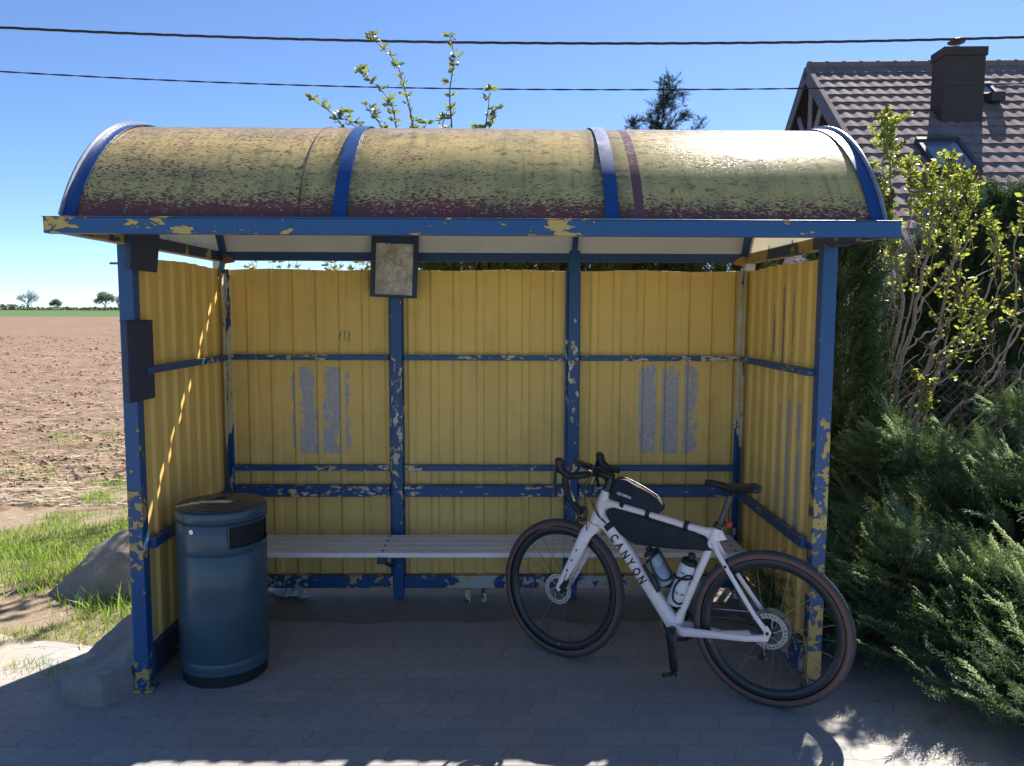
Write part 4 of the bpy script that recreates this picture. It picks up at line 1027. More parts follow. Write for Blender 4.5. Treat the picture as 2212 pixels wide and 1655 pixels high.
# crumpled plastic sheet
mb = MB()
def cf(u, v):
    x = -.15+.30*u; y = -.055+.11*v; k = math.sin(PI*u)*math.sin(PI*v)
    w = .6+.4*math.sin(PI*u); 
    return (x+.02*mnoise.noise(Vector((u*7, v*6, 1))), y*w*(1.25 if u < .6 else .9)+.02*mnoise.noise(Vector((u*6, v*5, 5))), .008+.045*k*(.6+abs(mnoise.noise(Vector((u*5, v*4, 9))))*1.6)+.016*mnoise.noise(Vector((u*14, v*12, 2)))*k)
mb.grid(cf, 46, 26)
t_ = NT('crumpled_plastic'); _p = t_.obj(); _n = t_.noise(_p, 22, 5, .7); t_.base(t_.mix(t_.ramp(_n, .4, .6), (.34, .40, .40), (.52, .56, .58))); t_.rough(.28)
pl = mb.build('plastic_litter', t_.m, ang=22); pl.location = (-1.16, .0, .03); pl.rotation_euler = (0, 0, R(-28)); tag(pl, 'crumpled pale plastic wrapper on the dirt under the bench beside the bin', 'litter')
rocks_small = [(-.30, -.17), (-.13, -.19), (-.44, -.13), (.02, -.21), (-.62, -.16), (.35, -.15)]
peb = []
for k in range(260):
    peb.append((random.uniform(-1.4, 1.6), random.choice([random.uniform(-.35, .0), random.uniform(-1.7, -.3)]), random.uniform(.002, .006)))
V = np.array([(1, 0, 0), (0, 1, 0), (-1, 0, 0), (0, -1, 0), (0, 0, .7), (0, 0, -.7)], float); F = np.array([(0, 1, 4), (1, 2, 4), (2, 3, 4), (3, 0, 4), (1, 0, 5), (2, 1, 5), (3, 2, 5), (0, 3, 5)])
ms = [xf((x, y, .004+(.02 if y > -.25 else 0)), (random.gauss(0, .3), random.gauss(0, .3), 1), s_, random.random()*6) for x, y, s_ in peb]
A_, B_ = stamp(V, F, ms); tag(np_mesh('grit', A_, B_, simple('pale_grit', (.40, .38, .34), .8, .3, 10)), 'small pale grit scattered over the shaded paving', 'grit', kind='stuff')

# ================================================================== VEGETATION
def frond_tpl(n_side=22, L=1.0, width=.30, seed=1, droop=.12, tw=1.0, ac=1.5):
    """feathery conifer spray along local Z, flat in XZ with slight depth. unit length."""
    r = random.Random(seed); V = []; F = []
    def tri(a, b, w, nrm):
        a = Vector(a); b = Vector(b); s_ = (b-a).cross(nrm).normalized()*w*tw; o = len(V)
        V.extend([a-s_, a+s_, b]); F.append((o, o+1, o+2))
    up = Vector((0, 1, 0))
    ax = [Vector((.03*math.sin(i*.7), droop*(i/8)**2, i/8)) for i in range(9)]
    for i in range(8): tri(ax[i], ax[i+1], .009*(1-i/10), up)
    for k in range(n_side):
        t = (k+.5)/n_side; s_ = 1 if k % 2 else -1; p = Vector((.0, droop*t*t, t))
        l = width*(1-.75*t)*(.55+.45*math.sin(PI*min(1, t*1.6)))*r.uniform(.75, 1.2)+.04
        d = Vector((s_*r.uniform(.35, .6)*ac, r.uniform(-.3, .3)*ac, r.uniform(.7, 1.05))).normalized(); q = p+d*l
        tri(p, q, .0085, up)
        for j in range(4):
            u = (j+.7)/4.2; pp = p.lerp(q, u)
            for s2 in (1, -1):
                dd = (d+Vector((s2*.55, r.uniform(-.5, .5), s2*-.45))).normalized(); tri(pp, pp+dd*l*.34*(1-.5*u)*r.uniform(.7, 1.3), .0085, Vector((r.uniform(-.4, .4), 1, r.uniform(-.4, .4))))
    return np.array([tuple(v) for v in V]), np.array(F)
FR = [frond_tpl(24, seed=1), frond_tpl(20, width=.24, seed=2, droop=.2), frond_tpl(26, width=.36, seed=3, droop=.05)]
FRJ = [frond_tpl(40, width=.22, seed=7, droop=.10, tw=.75, ac=.9), frond_tpl(36, width=.20, seed=8, droop=.18, tw=.75, ac=.8), frond_tpl(42, width=.27, seed=9, droop=.05, tw=.75, ac=1.0)]
FRT = [frond_tpl(20, seed=4, tw=1.9), frond_tpl(18, width=.26, seed=5, droop=.2, tw=2.1), frond_tpl(22, width=.36, seed=6, droop=.05, tw=1.9)]
def fronds(name, items, mat, parent=None, FR=FR):
    """items: (loc, dir, scale, roll, which)"""
    Vs = []; Fs = []; o = 0
    for w in range(len(FR)):
        ms = [xf(l, d, s_, r_) for l, d, s_, r_, k in items if k == w]
        if not ms: continue
        a, b = stamp(FR[w][0], FR[w][1], ms); Vs.append(a); Fs.append(b+o); o += len(a)
    return np_mesh(name, np.concatenate(Vs), np.concatenate(Fs), mat, parent)
# spreading junipers in front of the fence on the right
def juniper(label, cx, cy, rx, ry, h, n, seed, lean=(-.62, -.28, .30)):
    r = random.Random(seed); e = empty('juniper_shrub', (cx, cy, 0), label, 'shrub', 'spreading junipers beside the shelter')
    it = []
    nb = 40; 
    bases = []
    for b in range(nb):   # main boughs: arching sprays that point up-left
        a = r.uniform(0, 2*PI); q = math.sqrt(r.random()); bx = q*math.cos(a)*rx*.9; by = q*math.sin(a)*ry*.9; bases.append((bx, by, r.uniform(.05, .9)))
    for k in range(n):
        bx, by, hh = bases[k % nb]; t = r.random()
        env = max(.05, 1-(bx/rx)**2*.75-(by/ry)**2*.45)
        d = Vector(lean)+Vector((r.gauss(0, .26), r.gauss(0, .30), r.gauss(0, .20))); d.normalize()
        p = Vector((bx, by, hh*h*env*.95+.04))+Vector((-1, -.35, .45))*(.42*t)*.5+Vector((r.gauss(0, .07), r.gauss(0, .09), r.gauss(0, .055)))
        if p.z < .03: p.z = .03+r.random()*.05
        it.append((p, d, r.uniform(.16, .34)*(1-.25*t), r.uniform(-1.3, 1.3), r.randrange(3)))
    fronds('foliage', it, M_juni, e)
    tips_ = []
    for k in range(n//5):      # shoots standing proud; paleness is part new growth, part painted sunlight
        bx, by, hh = bases[k % nb]; env = max(.05, 1-(bx/rx)**2*.75-(by/ry)**2*.45)
        p = Vector((bx+r.gauss(0, .10), by+r.gauss(0, .10)-.05, max(.05, (.45+.6*r.random())*h*env*(.4+.6*hh))))
        d = (Vector((-1.0, -.30, .62))+Vector((r.gauss(0, .16), r.gauss(0, .25), r.gauss(0, .22)))).normalized(); tips_.append((p, d, r.uniform(.26, .46), r.uniform(-.7, .7), r.randrange(3)))
    fronds('sunlit_shoots', tips_, M_junt, e, FRJ)
    mb = MB()
    for bx, by, hh in bases[:26]:
        env = max(.05, 1-(bx/rx)**2*.75-(by/ry)**2*.45); tip = Vector((bx-.2, by-.08, hh*h*env*.95+.1)); root = Vector((rx*.25, ry*.2, 0)); mid = root.lerp(tip, .55)+Vector((.05, 0, .08))
        mb.tube(smooth_path([root, mid, tip], 4), [x for x in np.linspace(.012, .003, 9)], 5)
    mb.build('branches', M_twig, e)
    return e
juniper('spreading juniper right beside the right front post, feathery tips over the paving', 2.32, -.52, .62, .55, .62, 1500, 1)
juniper('large spreading juniper at the lower right edge of the photo', 3.02, -1.05, .78, .66, .72, 1900, 2)
juniper('tall juniper mass between the right wall and the wire fence', 2.66, .24, .85, .50, 1.12, 2300, 3)
juniper('juniper behind the others at the far right below the lilac', 3.80, .15, .95, .70, 1.38, 2500, 4)
juniper('low yellowish juniper at the very corner of the paving', 2.62, -1.38, .52, .36, .30, 800, 5)

# thuja columns
def thuja(label, x, y, rx, ry, h, n, seed, z0=0.05, mat=None, sc=(.16, .30), name='thuja_tree', group='thujas behind the shelter', shape=.35):
    r = random.Random(seed); e = empty(name, (x, y, 0), label, 'tree', group); it = []
    for k in range(n):
        t = r.random(); z = z0+t*(h-z0); pr = (1-t**2.2)*(1-shape)+shape*(1-t); pr = max(.04, min(1, pr*1.25)); a = r.uniform(0, 2*PI); q = r.uniform(.5, 1.0)**.5
        lump = .82+.35*mnoise.noise(Vector((math.cos(a)*2+seed, math.sin(a)*2, z*3)))
        p = Vector((math.cos(a)*rx*pr*q*lump, math.sin(a)*ry*pr*q*lump, z))
        d = Vector((math.cos(a)*.75, math.sin(a)*.75, r.uniform(.5, 1.3)))+Vector((r.gauss(0, .2), r.gauss(0, .2), 0))
        it.append((p, d.normalized(), r.uniform(*sc), r.uniform(0, 6.3), r.randrange(3)))
    fronds('crown', it, mat or M_thuja, e, FRT)
    mb = MB(); mb.tube([(0, 0, 0), (0.01, 0, h*.5), (0, 0, h*.92)], [.05, .035, .01], 7)
    for k in range(24):
        t = r.uniform(.08, .9); a = r.uniform(0, 6.3); mb.tube([(0, 0, h*t), (math.cos(a)*rx*.5*(1-t), math.sin(a)*ry*.5*(1-t), h*t+.12)], [.012, .004], 4)
    mb.build('trunk', M_bark, e); return e
hx = [-.18, .32, .80, 1.28, 1.75]
names = ['leftmost of the dark thujas showing through the gap above the back wall', 'second dark thuja from the left behind the back wall', 'middle dark thuja behind the back wall of the shelter', 'second dark thuja from the right behind the back wall', 'rightmost dark thuja behind the back wall of the shelter']
for i, x in enumerate(hx): thuja(names[i], x, 1.55+.1*(i % 2), .42, .36, 2.66+.06*math.sin(i*2), 1500, 20+i, z0=1.2, shape=.08)
thuja('tall dark columnar thuja just outside the right wall, reaching up to the roof', 2.34, .66, .26, .30, 2.45, 1500, 31, shape=.1)
thuja('conifer with a crooked leader sticking up above the middle of the roof', 1.62, 3.0, .36, .36, 3.25, 900, 32, z0=1.0, mat=M_conif, name='conifer_tree', group=None)
def conifer_tip():
    """crooked leader and side tufts over the roof"""
    it = []; r = random.Random(5); root = [o for o in COL.objects if o.name.startswith('conifer_tree')][0]
    def spine(pts, n, w, sc):
        pts = smooth_path([Vector(p) for p in pts], 6)
        for k in range(n):
            t = r.random(); i = min(len(pts)-2, int(t*(len(pts)-1))); p = pts[i].lerp(pts[i+1], r.random()); ax = (pts[i+1]-pts[i]).normalized()
            d = ax*r.uniform(.3, 1)+Vector((r.gauss(0, .7), r.gauss(0, .5), r.gauss(.15, .4))); ww = w*(1-.6*t)
            it.append((p+Vector((r.gauss(0, ww), r.gauss(0, ww), r.gauss(0, ww*.6))), d.normalized(), r.uniform(*sc)*(1-.45*t), r.uniform(0, 6.3), r.randrange(3)))
    spine([(-.02, 0, 3.05), (-.06, 0, 3.35), (-.02, 0, 3.62), (.03, 0, 3.88)], 420, .085, (.10, .19))
    spine([(0, 0, 3.60), (.10, 0, 3.78), (.17, 0, 3.74), (.21, 0, 3.60)], 90, .03, (.07, .13))
    spine([(.0, 0, 3.70), (.10, 0, 3.85), (.16, 0, 3.97)], 14, .008, (.05, .09))
    spine([(0, 0, 3.35), (.13, 0, 3.52), (.24, 0, 3.55)], 110, .04, (.07, .14))
    spine([(0, 0, 3.40), (-.14, 0, 3.50), (-.24, 0, 3.52)], 80, .03, (.06, .12))
    spine([(-.1, 0, 3.1), (-.28, 0, 3.35), (-.29, 0, 3.52)], 160, .045, (.08, .15))
    spine([(.1, 0, 3.1), (.27, 0, 3.36), (.36, 0, 3.52)], 130, .045, (.07, .13))
    spine([(.1, 0, 3.1), (.34, 0, 3.32), (.46, 0, 3.38)], 80, .04, (.07, .12))
    fronds('leader', it, M_conif, root, FRT)
conifer_tip()
# hedge of thujas at the right edge, in front of the house
hl = ['thuja at the right edge behind the lilac, its top against the tiled roof', 'second thuja in the dark hedge behind the lilac', 'third thuja in the dark hedge behind the lilac', 'thuja at the left end of the hedge beside the white house wall']
for i, (x, h) in enumerate(((5.15, 2.92), (4.6, 2.72), (4.15, 2.62), (3.86, 2.25))): thuja(hl[i], x, 2.6-.1*i, .48, .45, h, 1300, 50+i, z0=.2, group='hedge thujas behind the lilac', shape=.2, sc=(.18, .34))

# generic leaf template (pointed, folded)
def leaf_tpl(w=.32, fold=.10, n=3):
    V = [(0, 0, 0)]; F = []
    for t, k in ((.28, .85), (.55, 1.0), (.8, .6)):
        V += [(-w*k, fold*k, t), (0, 0, t), (w*k, fold*k, t)]
    V.append((0, -.05, 1.0))
    F = [(0, 2, 1), (0, 3, 2), (1, 2, 5), (1, 5, 4), (2, 3, 6), (2, 6, 5), (4, 5, 8), (4, 8, 7), (5, 6, 9), (5, 9, 8), (7, 8, 10), (8, 9, 10)]
    return np.array(V, float), np.array(F)
LEAF = leaf_tpl(.27); LEAFN = leaf_tpl(.20, .07)
def leaves(name, mats, mat, parent, tpl=None):
    a, b = stamp(*(tpl or LEAF), mats); return np_mesh(name, a, b, mat, parent)
# lilac: fan of bare stems, leaves crowded at the tips, old brown seed heads
def lilac():
    e = empty('lilac_bush', (2.85, .85, 0), 'lilac bush with bare grey stems, fresh lime green leaves and brown seed heads', 'shrub'); r = random.Random(4)
    st = MB(); lf = []; sh = MB(); O = Vector((2.85, .85, 0))
    def W(x, z, dy=0): return Vector((x, .85+dy, z))-O
    def tips(p, d, n, s, spread=.05):
        for k in range(n):
            a = r.uniform(0, 6.3); el = r.uniform(-.1, 1.2); dd = Vector((math.cos(a), math.sin(a), el)).normalized()
            lf.append(xf(p+d*r.uniform(-spread*2.2, spread*.8)+Vector((r.gauss(0, .008), r.gauss(0, .008), 0)), dd, s*r.uniform(.6, 1.15), r.uniform(0, 6.3)))
    def head(p, d, L=.09):
        for k in range(34):
            t = r.random(); q = p+d*L*t+Vector((r.gauss(0, .014*(1.2-t)), r.gauss(0, .014*(1.2-t)), r.gauss(0, .008)))
            sh.ball(q, (r.uniform(.004, .008),)*2+(r.uniform(.005, .009),), 4)
        sh.tube([p, p+d*L], .0022, 4)
    def stem(pts, r0, r1, leafy=1.0, top=26, sd=.7):
        pts = smooth_path(pts, 6)
        for i in range(1, len(pts)-1): pts[i] = pts[i]+Vector((r.gauss(0, .006), r.gauss(0, .01), r.gauss(0, .004)))
        st.tube(pts, [float(x) for x in np.linspace(r0, r1, len(pts))], 7)
        n = len(pts)
        for i in range(n//2, n):      # short spurs with opposite leaf pairs
            if r.random() < .70*leafy:
                a = r.uniform(0, 6.3); d = Vector((math.cos(a)*.8, math.sin(a)*.8, .8)).normalized(); q = pts[i]+d*r.uniform(.04, .13)
                st.tube([pts[i], q], [.0035, .002], 4); tips(q, d, int(11*leafy)+4, .041)
                if r.random() < .30: head(q, (d+Vector((0, 0, .5))).normalized(), .06)
        d = (pts[-1]-pts[-3]).normalized(); tips(pts[-1], d, int(top*1.7*leafy), .047, .09)
        if r.random() < sd: head(pts[-1], (d+Vector((r.gauss(0, .3), 0, .4))).normalized())
    B0 = W(2.80, .35)
    S_ = [  # (points, radius)
        ([W(2.80, .2), W(2.74, 1.1), W(2.86, 1.7), W(2.80, 2.25, .05), W(2.74, 2.62), W(2.735, 2.95)], .020, 1.7),
        ([W(2.84, .2), W(2.84, 1.1), W(2.95, 1.7), W(3.02, 2.15), W(3.03, 2.45), W(3.02, 2.66)], .019, 1.4),
        ([W(2.92, .2), W(3.02, 1.1), W(3.12, 1.55), W(3.20, 2.05), W(3.17, 2.4), W(3.14, 2.72)], .015, 1.4),
        ([W(2.80, .2), W(2.68, 1.15), W(2.62, 1.6), W(2.66, 2.0), W(2.60, 2.3), W(2.54, 2.52)], .012, 1.2),
        ([W(2.9, .2), W(2.95, .95), W(3.08, 1.35), W(3.35, 1.65), W(3.50, 2.05), W(3.42, 2.34)], .013, .9),
        ([W(2.9, .3), W(3.2, .95), W(3.52, 1.25), W(3.66, 1.7), W(3.62, 2.1), W(3.66, 2.45)], .013, .9),
        ([W(2.8, .3), W(2.62, .9), W(2.55, 1.35), W(2.66, 1.55), W(2.60, 1.9)], .009, .5),
        ([W(2.84, .9), W(3.00, 1.15), W(3.22, 1.28), W(3.38, 1.52), W(3.40, 1.75)], .008, .55),
        ([W(3.0, .3), W(3.4, .85), W(3.75, 1.15), W(3.95, 1.55), W(3.92, 1.95)], .012, .8),
        ([W(2.82, .6), W(2.66, 1.0), W(2.60, 1.12)], .007, .7), ([W(2.9, .5), W(2.98, .85), W(3.05, 1.12), W(3.06, 1.2)], .007, 1.2),
        ([W(2.80, 1.2), W(2.95, 1.5), W(3.10, 1.6), W(3.28, 1.72), W(3.30, 1.9)], .007, .5), ([W(2.86, 1.7), W(2.72, 1.9), W(2.66, 2.2), W(2.64, 2.38)], .007, 1.1),
        ([W(2.95, 1.7), W(3.12, 1.95), W(3.28, 2.2), W(3.30, 2.5), W(3.26, 2.62)], .008, 1.3), ([W(3.02, 2.0), W(2.90, 2.2), W(2.88, 2.5), W(2.87, 2.7)], .007, 1.3),
        ([W(3.5, 1.3), W(3.7, 1.6), W(3.80, 2.0), W(3.83, 2.3)], .008, .8)]
    for pts, rad, lw in S_: stem(pts, rad, .004, lw)
    for pts, rad, lw in S_[:9]:      # a second, slightly shifted set of thinner stems fills the fan
        o = Vector((r.uniform(-.10, .22), r.uniform(-.12, .15), r.uniform(-.15, .05))); stem([pts[0]]+[q+o for q in pts[1:]], rad*.55, .003, lw*.75)
    for k in range(90):                # fine criss-cross twigs
        x = r.uniform(2.55, 3.85); z = r.uniform(.9, 2.2); p = W(x, z, r.uniform(-.1, .15)); d = Vector((r.uniform(-.6, .9), r.gauss(0, .2), r.uniform(.2, .9))); q = p+d*r.uniform(.15, .35)
        st.tube(smooth_path([p, p.lerp(q, .5)+Vector((r.gauss(0, .03), 0, r.gauss(0, .03))), q], 3), [.003]*6+[.0015], 4)
        if r.random() < .5: head(q, Vector((r.gauss(0, .4), 0, 1)).normalized(), .06)
        elif r.random() < .35: tips(q, Vector((0, 0, 1)), 7, .038)
    st.build('stem', simple('pale_lilac_bark', (.30, .23, .185), .8, .25, 40, bump=.3), e, ang=80); leaves('leaves', lf, M_lilac, e); sh.build('seed_heads', M_seed, e)
lilac()

# young fruit trees behind the shelter: long shoots over the roof
def shoots(label, base, tips_, seed, low, nlow):
    r = random.Random(seed); e = empty('young_tree', base, label, 'tree', 'young trees behind the shelter'); st = MB(); lf = []; B = Vector(base)
    def whorl(p, n, s, d0):
        for k in range(n):
            a = r.uniform(0, 6.3); dd = Vector((math.cos(a), math.sin(a), r.uniform(-.15, 1.0))).normalized(); lf.append(xf(p, dd, s*r.uniform(.55, 1.1), r.uniform(0, 6.3)))
    fork = Vector((0, 0, .9))
    st.tube([(0, 0, 0), (.02, 0, .5), fork], [.035, .03, .028], 8)
    for pts in tips_:
        pts = [Vector(p)-B for p in pts]; pts = [fork, fork.lerp(pts[0], .5)+Vector((0, 0, .1))]+pts; sp = smooth_path(pts, 8); n = len(sp)
        st.tube(sp, [float(x) for x in np.interp(np.linspace(0, 1, n), [0, .6, 1], [.016, .007, .0022])], 6)
        L = 0; nxt = 0
        for i in range(1, n):
            L += (sp[i]-sp[i-1]).length
            if L > nxt and sp[i].z > 1.5:
                nxt = L+r.uniform(.045, .085); a = r.uniform(0, 6.3); d = Vector((math.cos(a), math.sin(a)*.8, .9)).normalized(); q = sp[i]+d*r.uniform(.015, .05)
                st.tube([sp[i], q], [.0022, .0015], 4); whorl(q, r.randint(6, 10), .088, d)
                if r.random() < .5: whorl(sp[i]+Vector((r.gauss(0, .02), 0, -.01)), 3, .05, d)
        whorl(sp[-1], 9, .06, None)
    for k in range(nlow):      # lower leafy twigs seen through the gap over the back wall
        p = Vector((r.uniform(*low), r.uniform(-.25, .3), r.uniform(2.02, 2.24)))+Vector((-B.x, 0, 0)); q = p-Vector((r.uniform(-.12, .12), 0, .3)); st.tube([q, p], [.004, .002], 4)
        for j in range(3): whorl(q.lerp(p, .4+.3*j), 6, .06, None)
    st.build('stem', M_twig, e, ang=80); leaves('leaves', lf, M_fruit, e, LEAFN)
shoots('young tree whose leafy shoots fan left above the roof between the cables', (-.85, 3.0, 0), [
    [(-1.0, 3, 2.7), (-1.36, 3, 3.35), (-1.50, 3, 3.55), (-1.68, 3, 3.68)], [(-.98, 3, 2.8), (-1.20, 3.1, 3.35), (-1.36, 3.1, 3.5), (-1.45, 3.1, 3.60)],
    [(-.95, 3, 2.9), (-1.02, 3, 3.38), (-1.13, 3, 3.55), (-1.20, 3, 3.64)], [(-.85, 3, 2.7), (-.90, 3, 3.40), (-.98, 3, 3.70), (-1.25, 3, 3.94)],
    [(-.70, 3, 2.7), (-.74, 3, 3.40), (-.84, 3, 3.85), (-.92, 3, 4.05), (-1.16, 3, 4.27)], [(-.66, 3, 2.7), (-.66, 3, 3.3), (-.62, 3, 3.48)]], 8, (-2.35, -1.15), 46)
shoots('young tree with two upright leafy shoots above the middle of the roof', (-.25, 3.05, 0), [
    [(-.36, 3, 2.7), (-.38, 3, 3.40), (-.40, 3, 3.75), (-.36, 3, 4.05), (-.39, 3, 4.26)], [(-.42, 3, 2.7), (-.47, 3, 3.38), (-.44, 3, 3.52)],
    [(-.12, 3, 2.7), (-.07, 3, 3.38), (-.04, 3, 3.6), (-.02, 3, 3.80)], [(-.10, 3, 2.7), (-.03, 3, 3.42), (.01, 3, 3.58)], [(-.14, 3, 2.7), (-.12, 3, 3.3), (-.16, 3, 3.42)]], 9, (-1.2, -.6), 10)

# ================================================================== CHAIN-LINK FENCE
FN = empty('wire_fence', (2.0, 1.0, 0), 'rusty chain-link wire fence behind the junipers, under the lilac', 'fence')
M_wire = simple('galvanised_wire', (.22, .22, .21), .45, .2, 20, .6)
mb = MB(); step = .062; x0, x1, zt = 0.0, 3.4, 1.30
for k in range(int((x1-x0+zt)/step)+1):
    for s_ in (1, -1):
        a = x0-zt+k*step
        if s_ == 1: p, q = [a, 0.05], [a+zt-.05, zt]
        else: p, q = [a, zt], [a+zt-.05, .05]
        if p[0] < x0:
            t = (x0-p[0])/(q[0]-p[0]); p = [x0, p[1]+(q[1]-p[1])*t]
        if q[0] > x1:
            t = (x1-p[0])/(q[0]-p[0]); q = [x1, p[1]+(q[1]-p[1])*t]
        if q[0]-p[0] > .01: mb.tube([(p[0], s_*.002, p[1]), (q[0], s_*.002, q[1])], .0013, 4, cap=False)
mb.build('mesh', M_wire, FN)
mb = MB(); mb.tube([(x0, 0, zt), (x0+1.7, 0, zt-.012), (x1, 0, zt)], .0022, 5); mb.tube([(x0, .004, zt+.015), (x0+1.7, .004, zt+.0), (x1, .004, zt+.012)], .0018, 5); mb.build('top_wire', M_wire, FN)
for x in (.02, 1.7, 3.38):
    mb = MB(); mb.tube([(x, .03, 0), (x, .03, zt+.06)], .022, 10); mb.build('post', simple('brown_fence_post', (.10, .055, .04), .7), FN)

# ================================================================== POWER CABLES
M_cable = simple('black_cable_sheath', (.020, .020, .028), .30, .2, 30)
def cable(label, z0, sag, r, nst, pitch, y):
    e = empty('power_cable', (0, y, z0), label, 'cable', 'overhead cables above the shelter'); 
    xs = np.arange(-14, 14.001, pitch/10)
    for k in range(nst):
        mb = MB(); pts = []
        for x in xs:
            a = 2*PI*(x/pitch+k/nst); rr = r*.52; pts.append(Vector((x, rr*math.cos(a), sag(x)+rr*math.sin(a))))
        mb.tube(pts, r*.60, 6); mb.build('strand', M_cable, e)
cable('thick twisted black cable, the upper one across the sky', 0, lambda x: 4.879+(.125/36)*(x-.25)**2*(1 if x < .25 else .92), .0145, 3, .80, 5.0)
cable('thin twisted black cable, the lower one across the sky', 0, lambda x: 4.347+(.155/36)*(x-.25)**2*(1 if x < .25 else .70), .0088, 2, .62, 5.0)

# ================================================================== HOUSE
HA = Vector((6.409, 11.70, 6.65)); ya = R(-3); PT = R(39.5)
EX = Vector((math.cos(ya), math.sin(ya), 0)); DN = Vector((math.sin(ya), -math.cos(ya), 0)); SLP = DN*math.cos(PT)-Vector((0, 0, math.sin(PT))); NR = EX.cross(SLP); NR = NR if NR.z > 0 else -NR
HM = Matrix((EX, -DN, Vector((0, 0, 1)))).transposed().to_4x4(); HM.translation = Vector((HA.x, HA.y, 0))
HS = empty('house', (0, 0, 0), 'white house with a steep dark tiled roof and dark timber gable on the right', 'house', M=HM)
# local frame: x along the ridge, y away from camera, z up, ridge at (0..,0,6.776)
HZ = HA.z; CS, SN = math.cos(PT), math.sin(PT)
M_tile = NT('brown_glazed_tile'); _p = M_tile.pos(); _n = M_tile.noise(_p, 3, 4, .6); _f = M_tile.noise(_p, 40, 4, .7)
_o = M_tile.obj(); _tx, _ty, _tz = M_tile.xyz(_o); _wn = M_tile.N('ShaderNodeTexWhiteNoise', noise_dimensions='2D'); M_tile.L(M_tile.vec(M_tile.M('FLOOR', M_tile.M('DIVIDE', _tx, .222)), M_tile.M('FLOOR', M_tile.M('DIVIDE', _tz, .2067)), 0), _wn.inputs['Vector'])
M_tile.base(M_tile.mix(M_tile.M('MULTIPLY', _wn.outputs[0], .35), M_tile.mix(M_tile.ramp(M_tile.M('ADD', M_tile.M('MULTIPLY', _n, .6), M_tile.M('MULTIPLY', _f, .4)), .35, .65), (.24, .175, .172), (.30, .235, .228)), (.13, .10, .105))); M_tile.rough(.8); M_tile.b.inputs['Specular IOR Level'].default_value = .02; M_tile = M_tile.m
M_fascia = simple('dark_timber', (.055, .045, .055), .6, .2, 12); M_wall = simple('white_render', (.62, .62, .60), .9, .05, 25, bump=.2)
M_beamw = simple('greyed_timber_truss', (.19, .20, .23), .65, .12, 10); M_soff = simple('brown_soffit_boards', (.032, .020, .024), .6, .25, 10)
M_cladd = simple('dark_plinth_cladding', (.035, .027, .032), .7, .2, 10)
TW, TRW, LX, LS = .222, .325, 11.0, 6.6
def tile_roof(front):
    mb = MB(); nx = int(LX/TW)*8; rows = int(LS/TRW)
    vs = []; cols = nx+1; lines = []
    for j in range(rows+1):
        s0 = j*TRW
        for ds, lift in ((0.004, .0), (TRW*.5, .010), (TRW*.998, .024)):
            lines.append((s0+ds, lift))
    for s_, lift in lines:
        for i in range(cols):
            x = -.10+LX*i/nx; ph = (x/TW) % 1.0; w = .0085*(1+math.sin(2*PI*ph))
            # scalloped lower edge: pushed further down where the wave is high
            ss = s_+(.026*(w/.02) if lift > .02 else 0); h = .045+w+lift
            y = -(ss*CS)-h*SN*1; z = HZ-ss*SN+h*CS
            vs.append((x, y if front else -y, z))
    n = cols; F = [(j*n+i, j*n+i+1, (j+1)*n+i+1, (j+1)*n+i) for j in range(len(lines)-1) for i in range(nx)]
    F = np.array(F); F = F[:, ::-1] if front else F
    o = np_mesh('roof', np.array(vs), F, M_tile, HS, smooth=True); o.data.set_sharp_from_angle(angle=R(50)); return o
rf = tile_roof(True); rb = tile_roof(False)
mb = MB(); mb.tube([(-.12, 0, HZ+.07), (LX, 0, HZ+.07)], .085, 12); 
for k in range(int(LX/.34)): mb.tube([(-.1+k*.34, 0, HZ+.072), (-.06+k*.34, 0, HZ+.072)], .098, 12)
mb.build('ridge_caps', M_tile, HS)
# barge boards + verge
for s_ in (1, -1):
    mb = MB(); d = Vector((0, -s_*CS, -SN)); nn = Vector((0, -s_*SN, CS)); a = Vector((-.125, 0, HZ)); b = a+d*LS
    for (o0, o1, x0_, x1_) in ((-.20, .05, -.03, 0.0),):
        mb.add([a+nn*o0+Vector((x0_, 0, 0)), a+nn*o1+Vector((x0_, 0, 0)), b+nn*o1+Vector((x0_, 0, 0)), b+nn*o0+Vector((x0_, 0, 0)), a+nn*o0, a+nn*o1, b+nn*o1, b+nn*o0], [(0, 1, 2, 3), (4, 7, 6, 5), (0, 4, 5, 1), (2, 6, 7, 3), (1, 5, 6, 2), (0, 3, 7, 4)])
    mb.build('barge_board', M_fascia, HS, smooth=False)
    mb = MB(); a = Vector((-.16, 0, HZ)); b = a+d*LS    # verge
    mb.add([a+nn*.052, a+nn*.075, b+nn*.075, b+nn*.052]+[p+Vector((.09, 0, 0)) for p in (a+nn*.052, a+nn*.075, b+nn*.075, b+nn*.052)], [(0, 1, 2, 3), (1, 5, 6, 2), (4, 7, 6, 5), (0, 4, 5, 1)]); mb.build('verge_flashing', M_tile, HS, smooth=False)
    mb = MB(); a = Vector((-.12, 0, HZ-.02)); b = a+d*(LS-.05)   # soffit boards
    mb.add([a, b, b+Vector((1.05, 0, 0)), a+Vector((1.05, 0, 0))]+[p+nn*.03 for p in (a, b, b+Vector((1.05, 0, 0)), a+Vector((1.05, 0, 0)))], [(0, 1, 2, 3), (7, 6, 5, 4), (0, 4, 5, 1), (3, 2, 6, 7)]); mb.build('soffit', M_soff, HS, smooth=False)
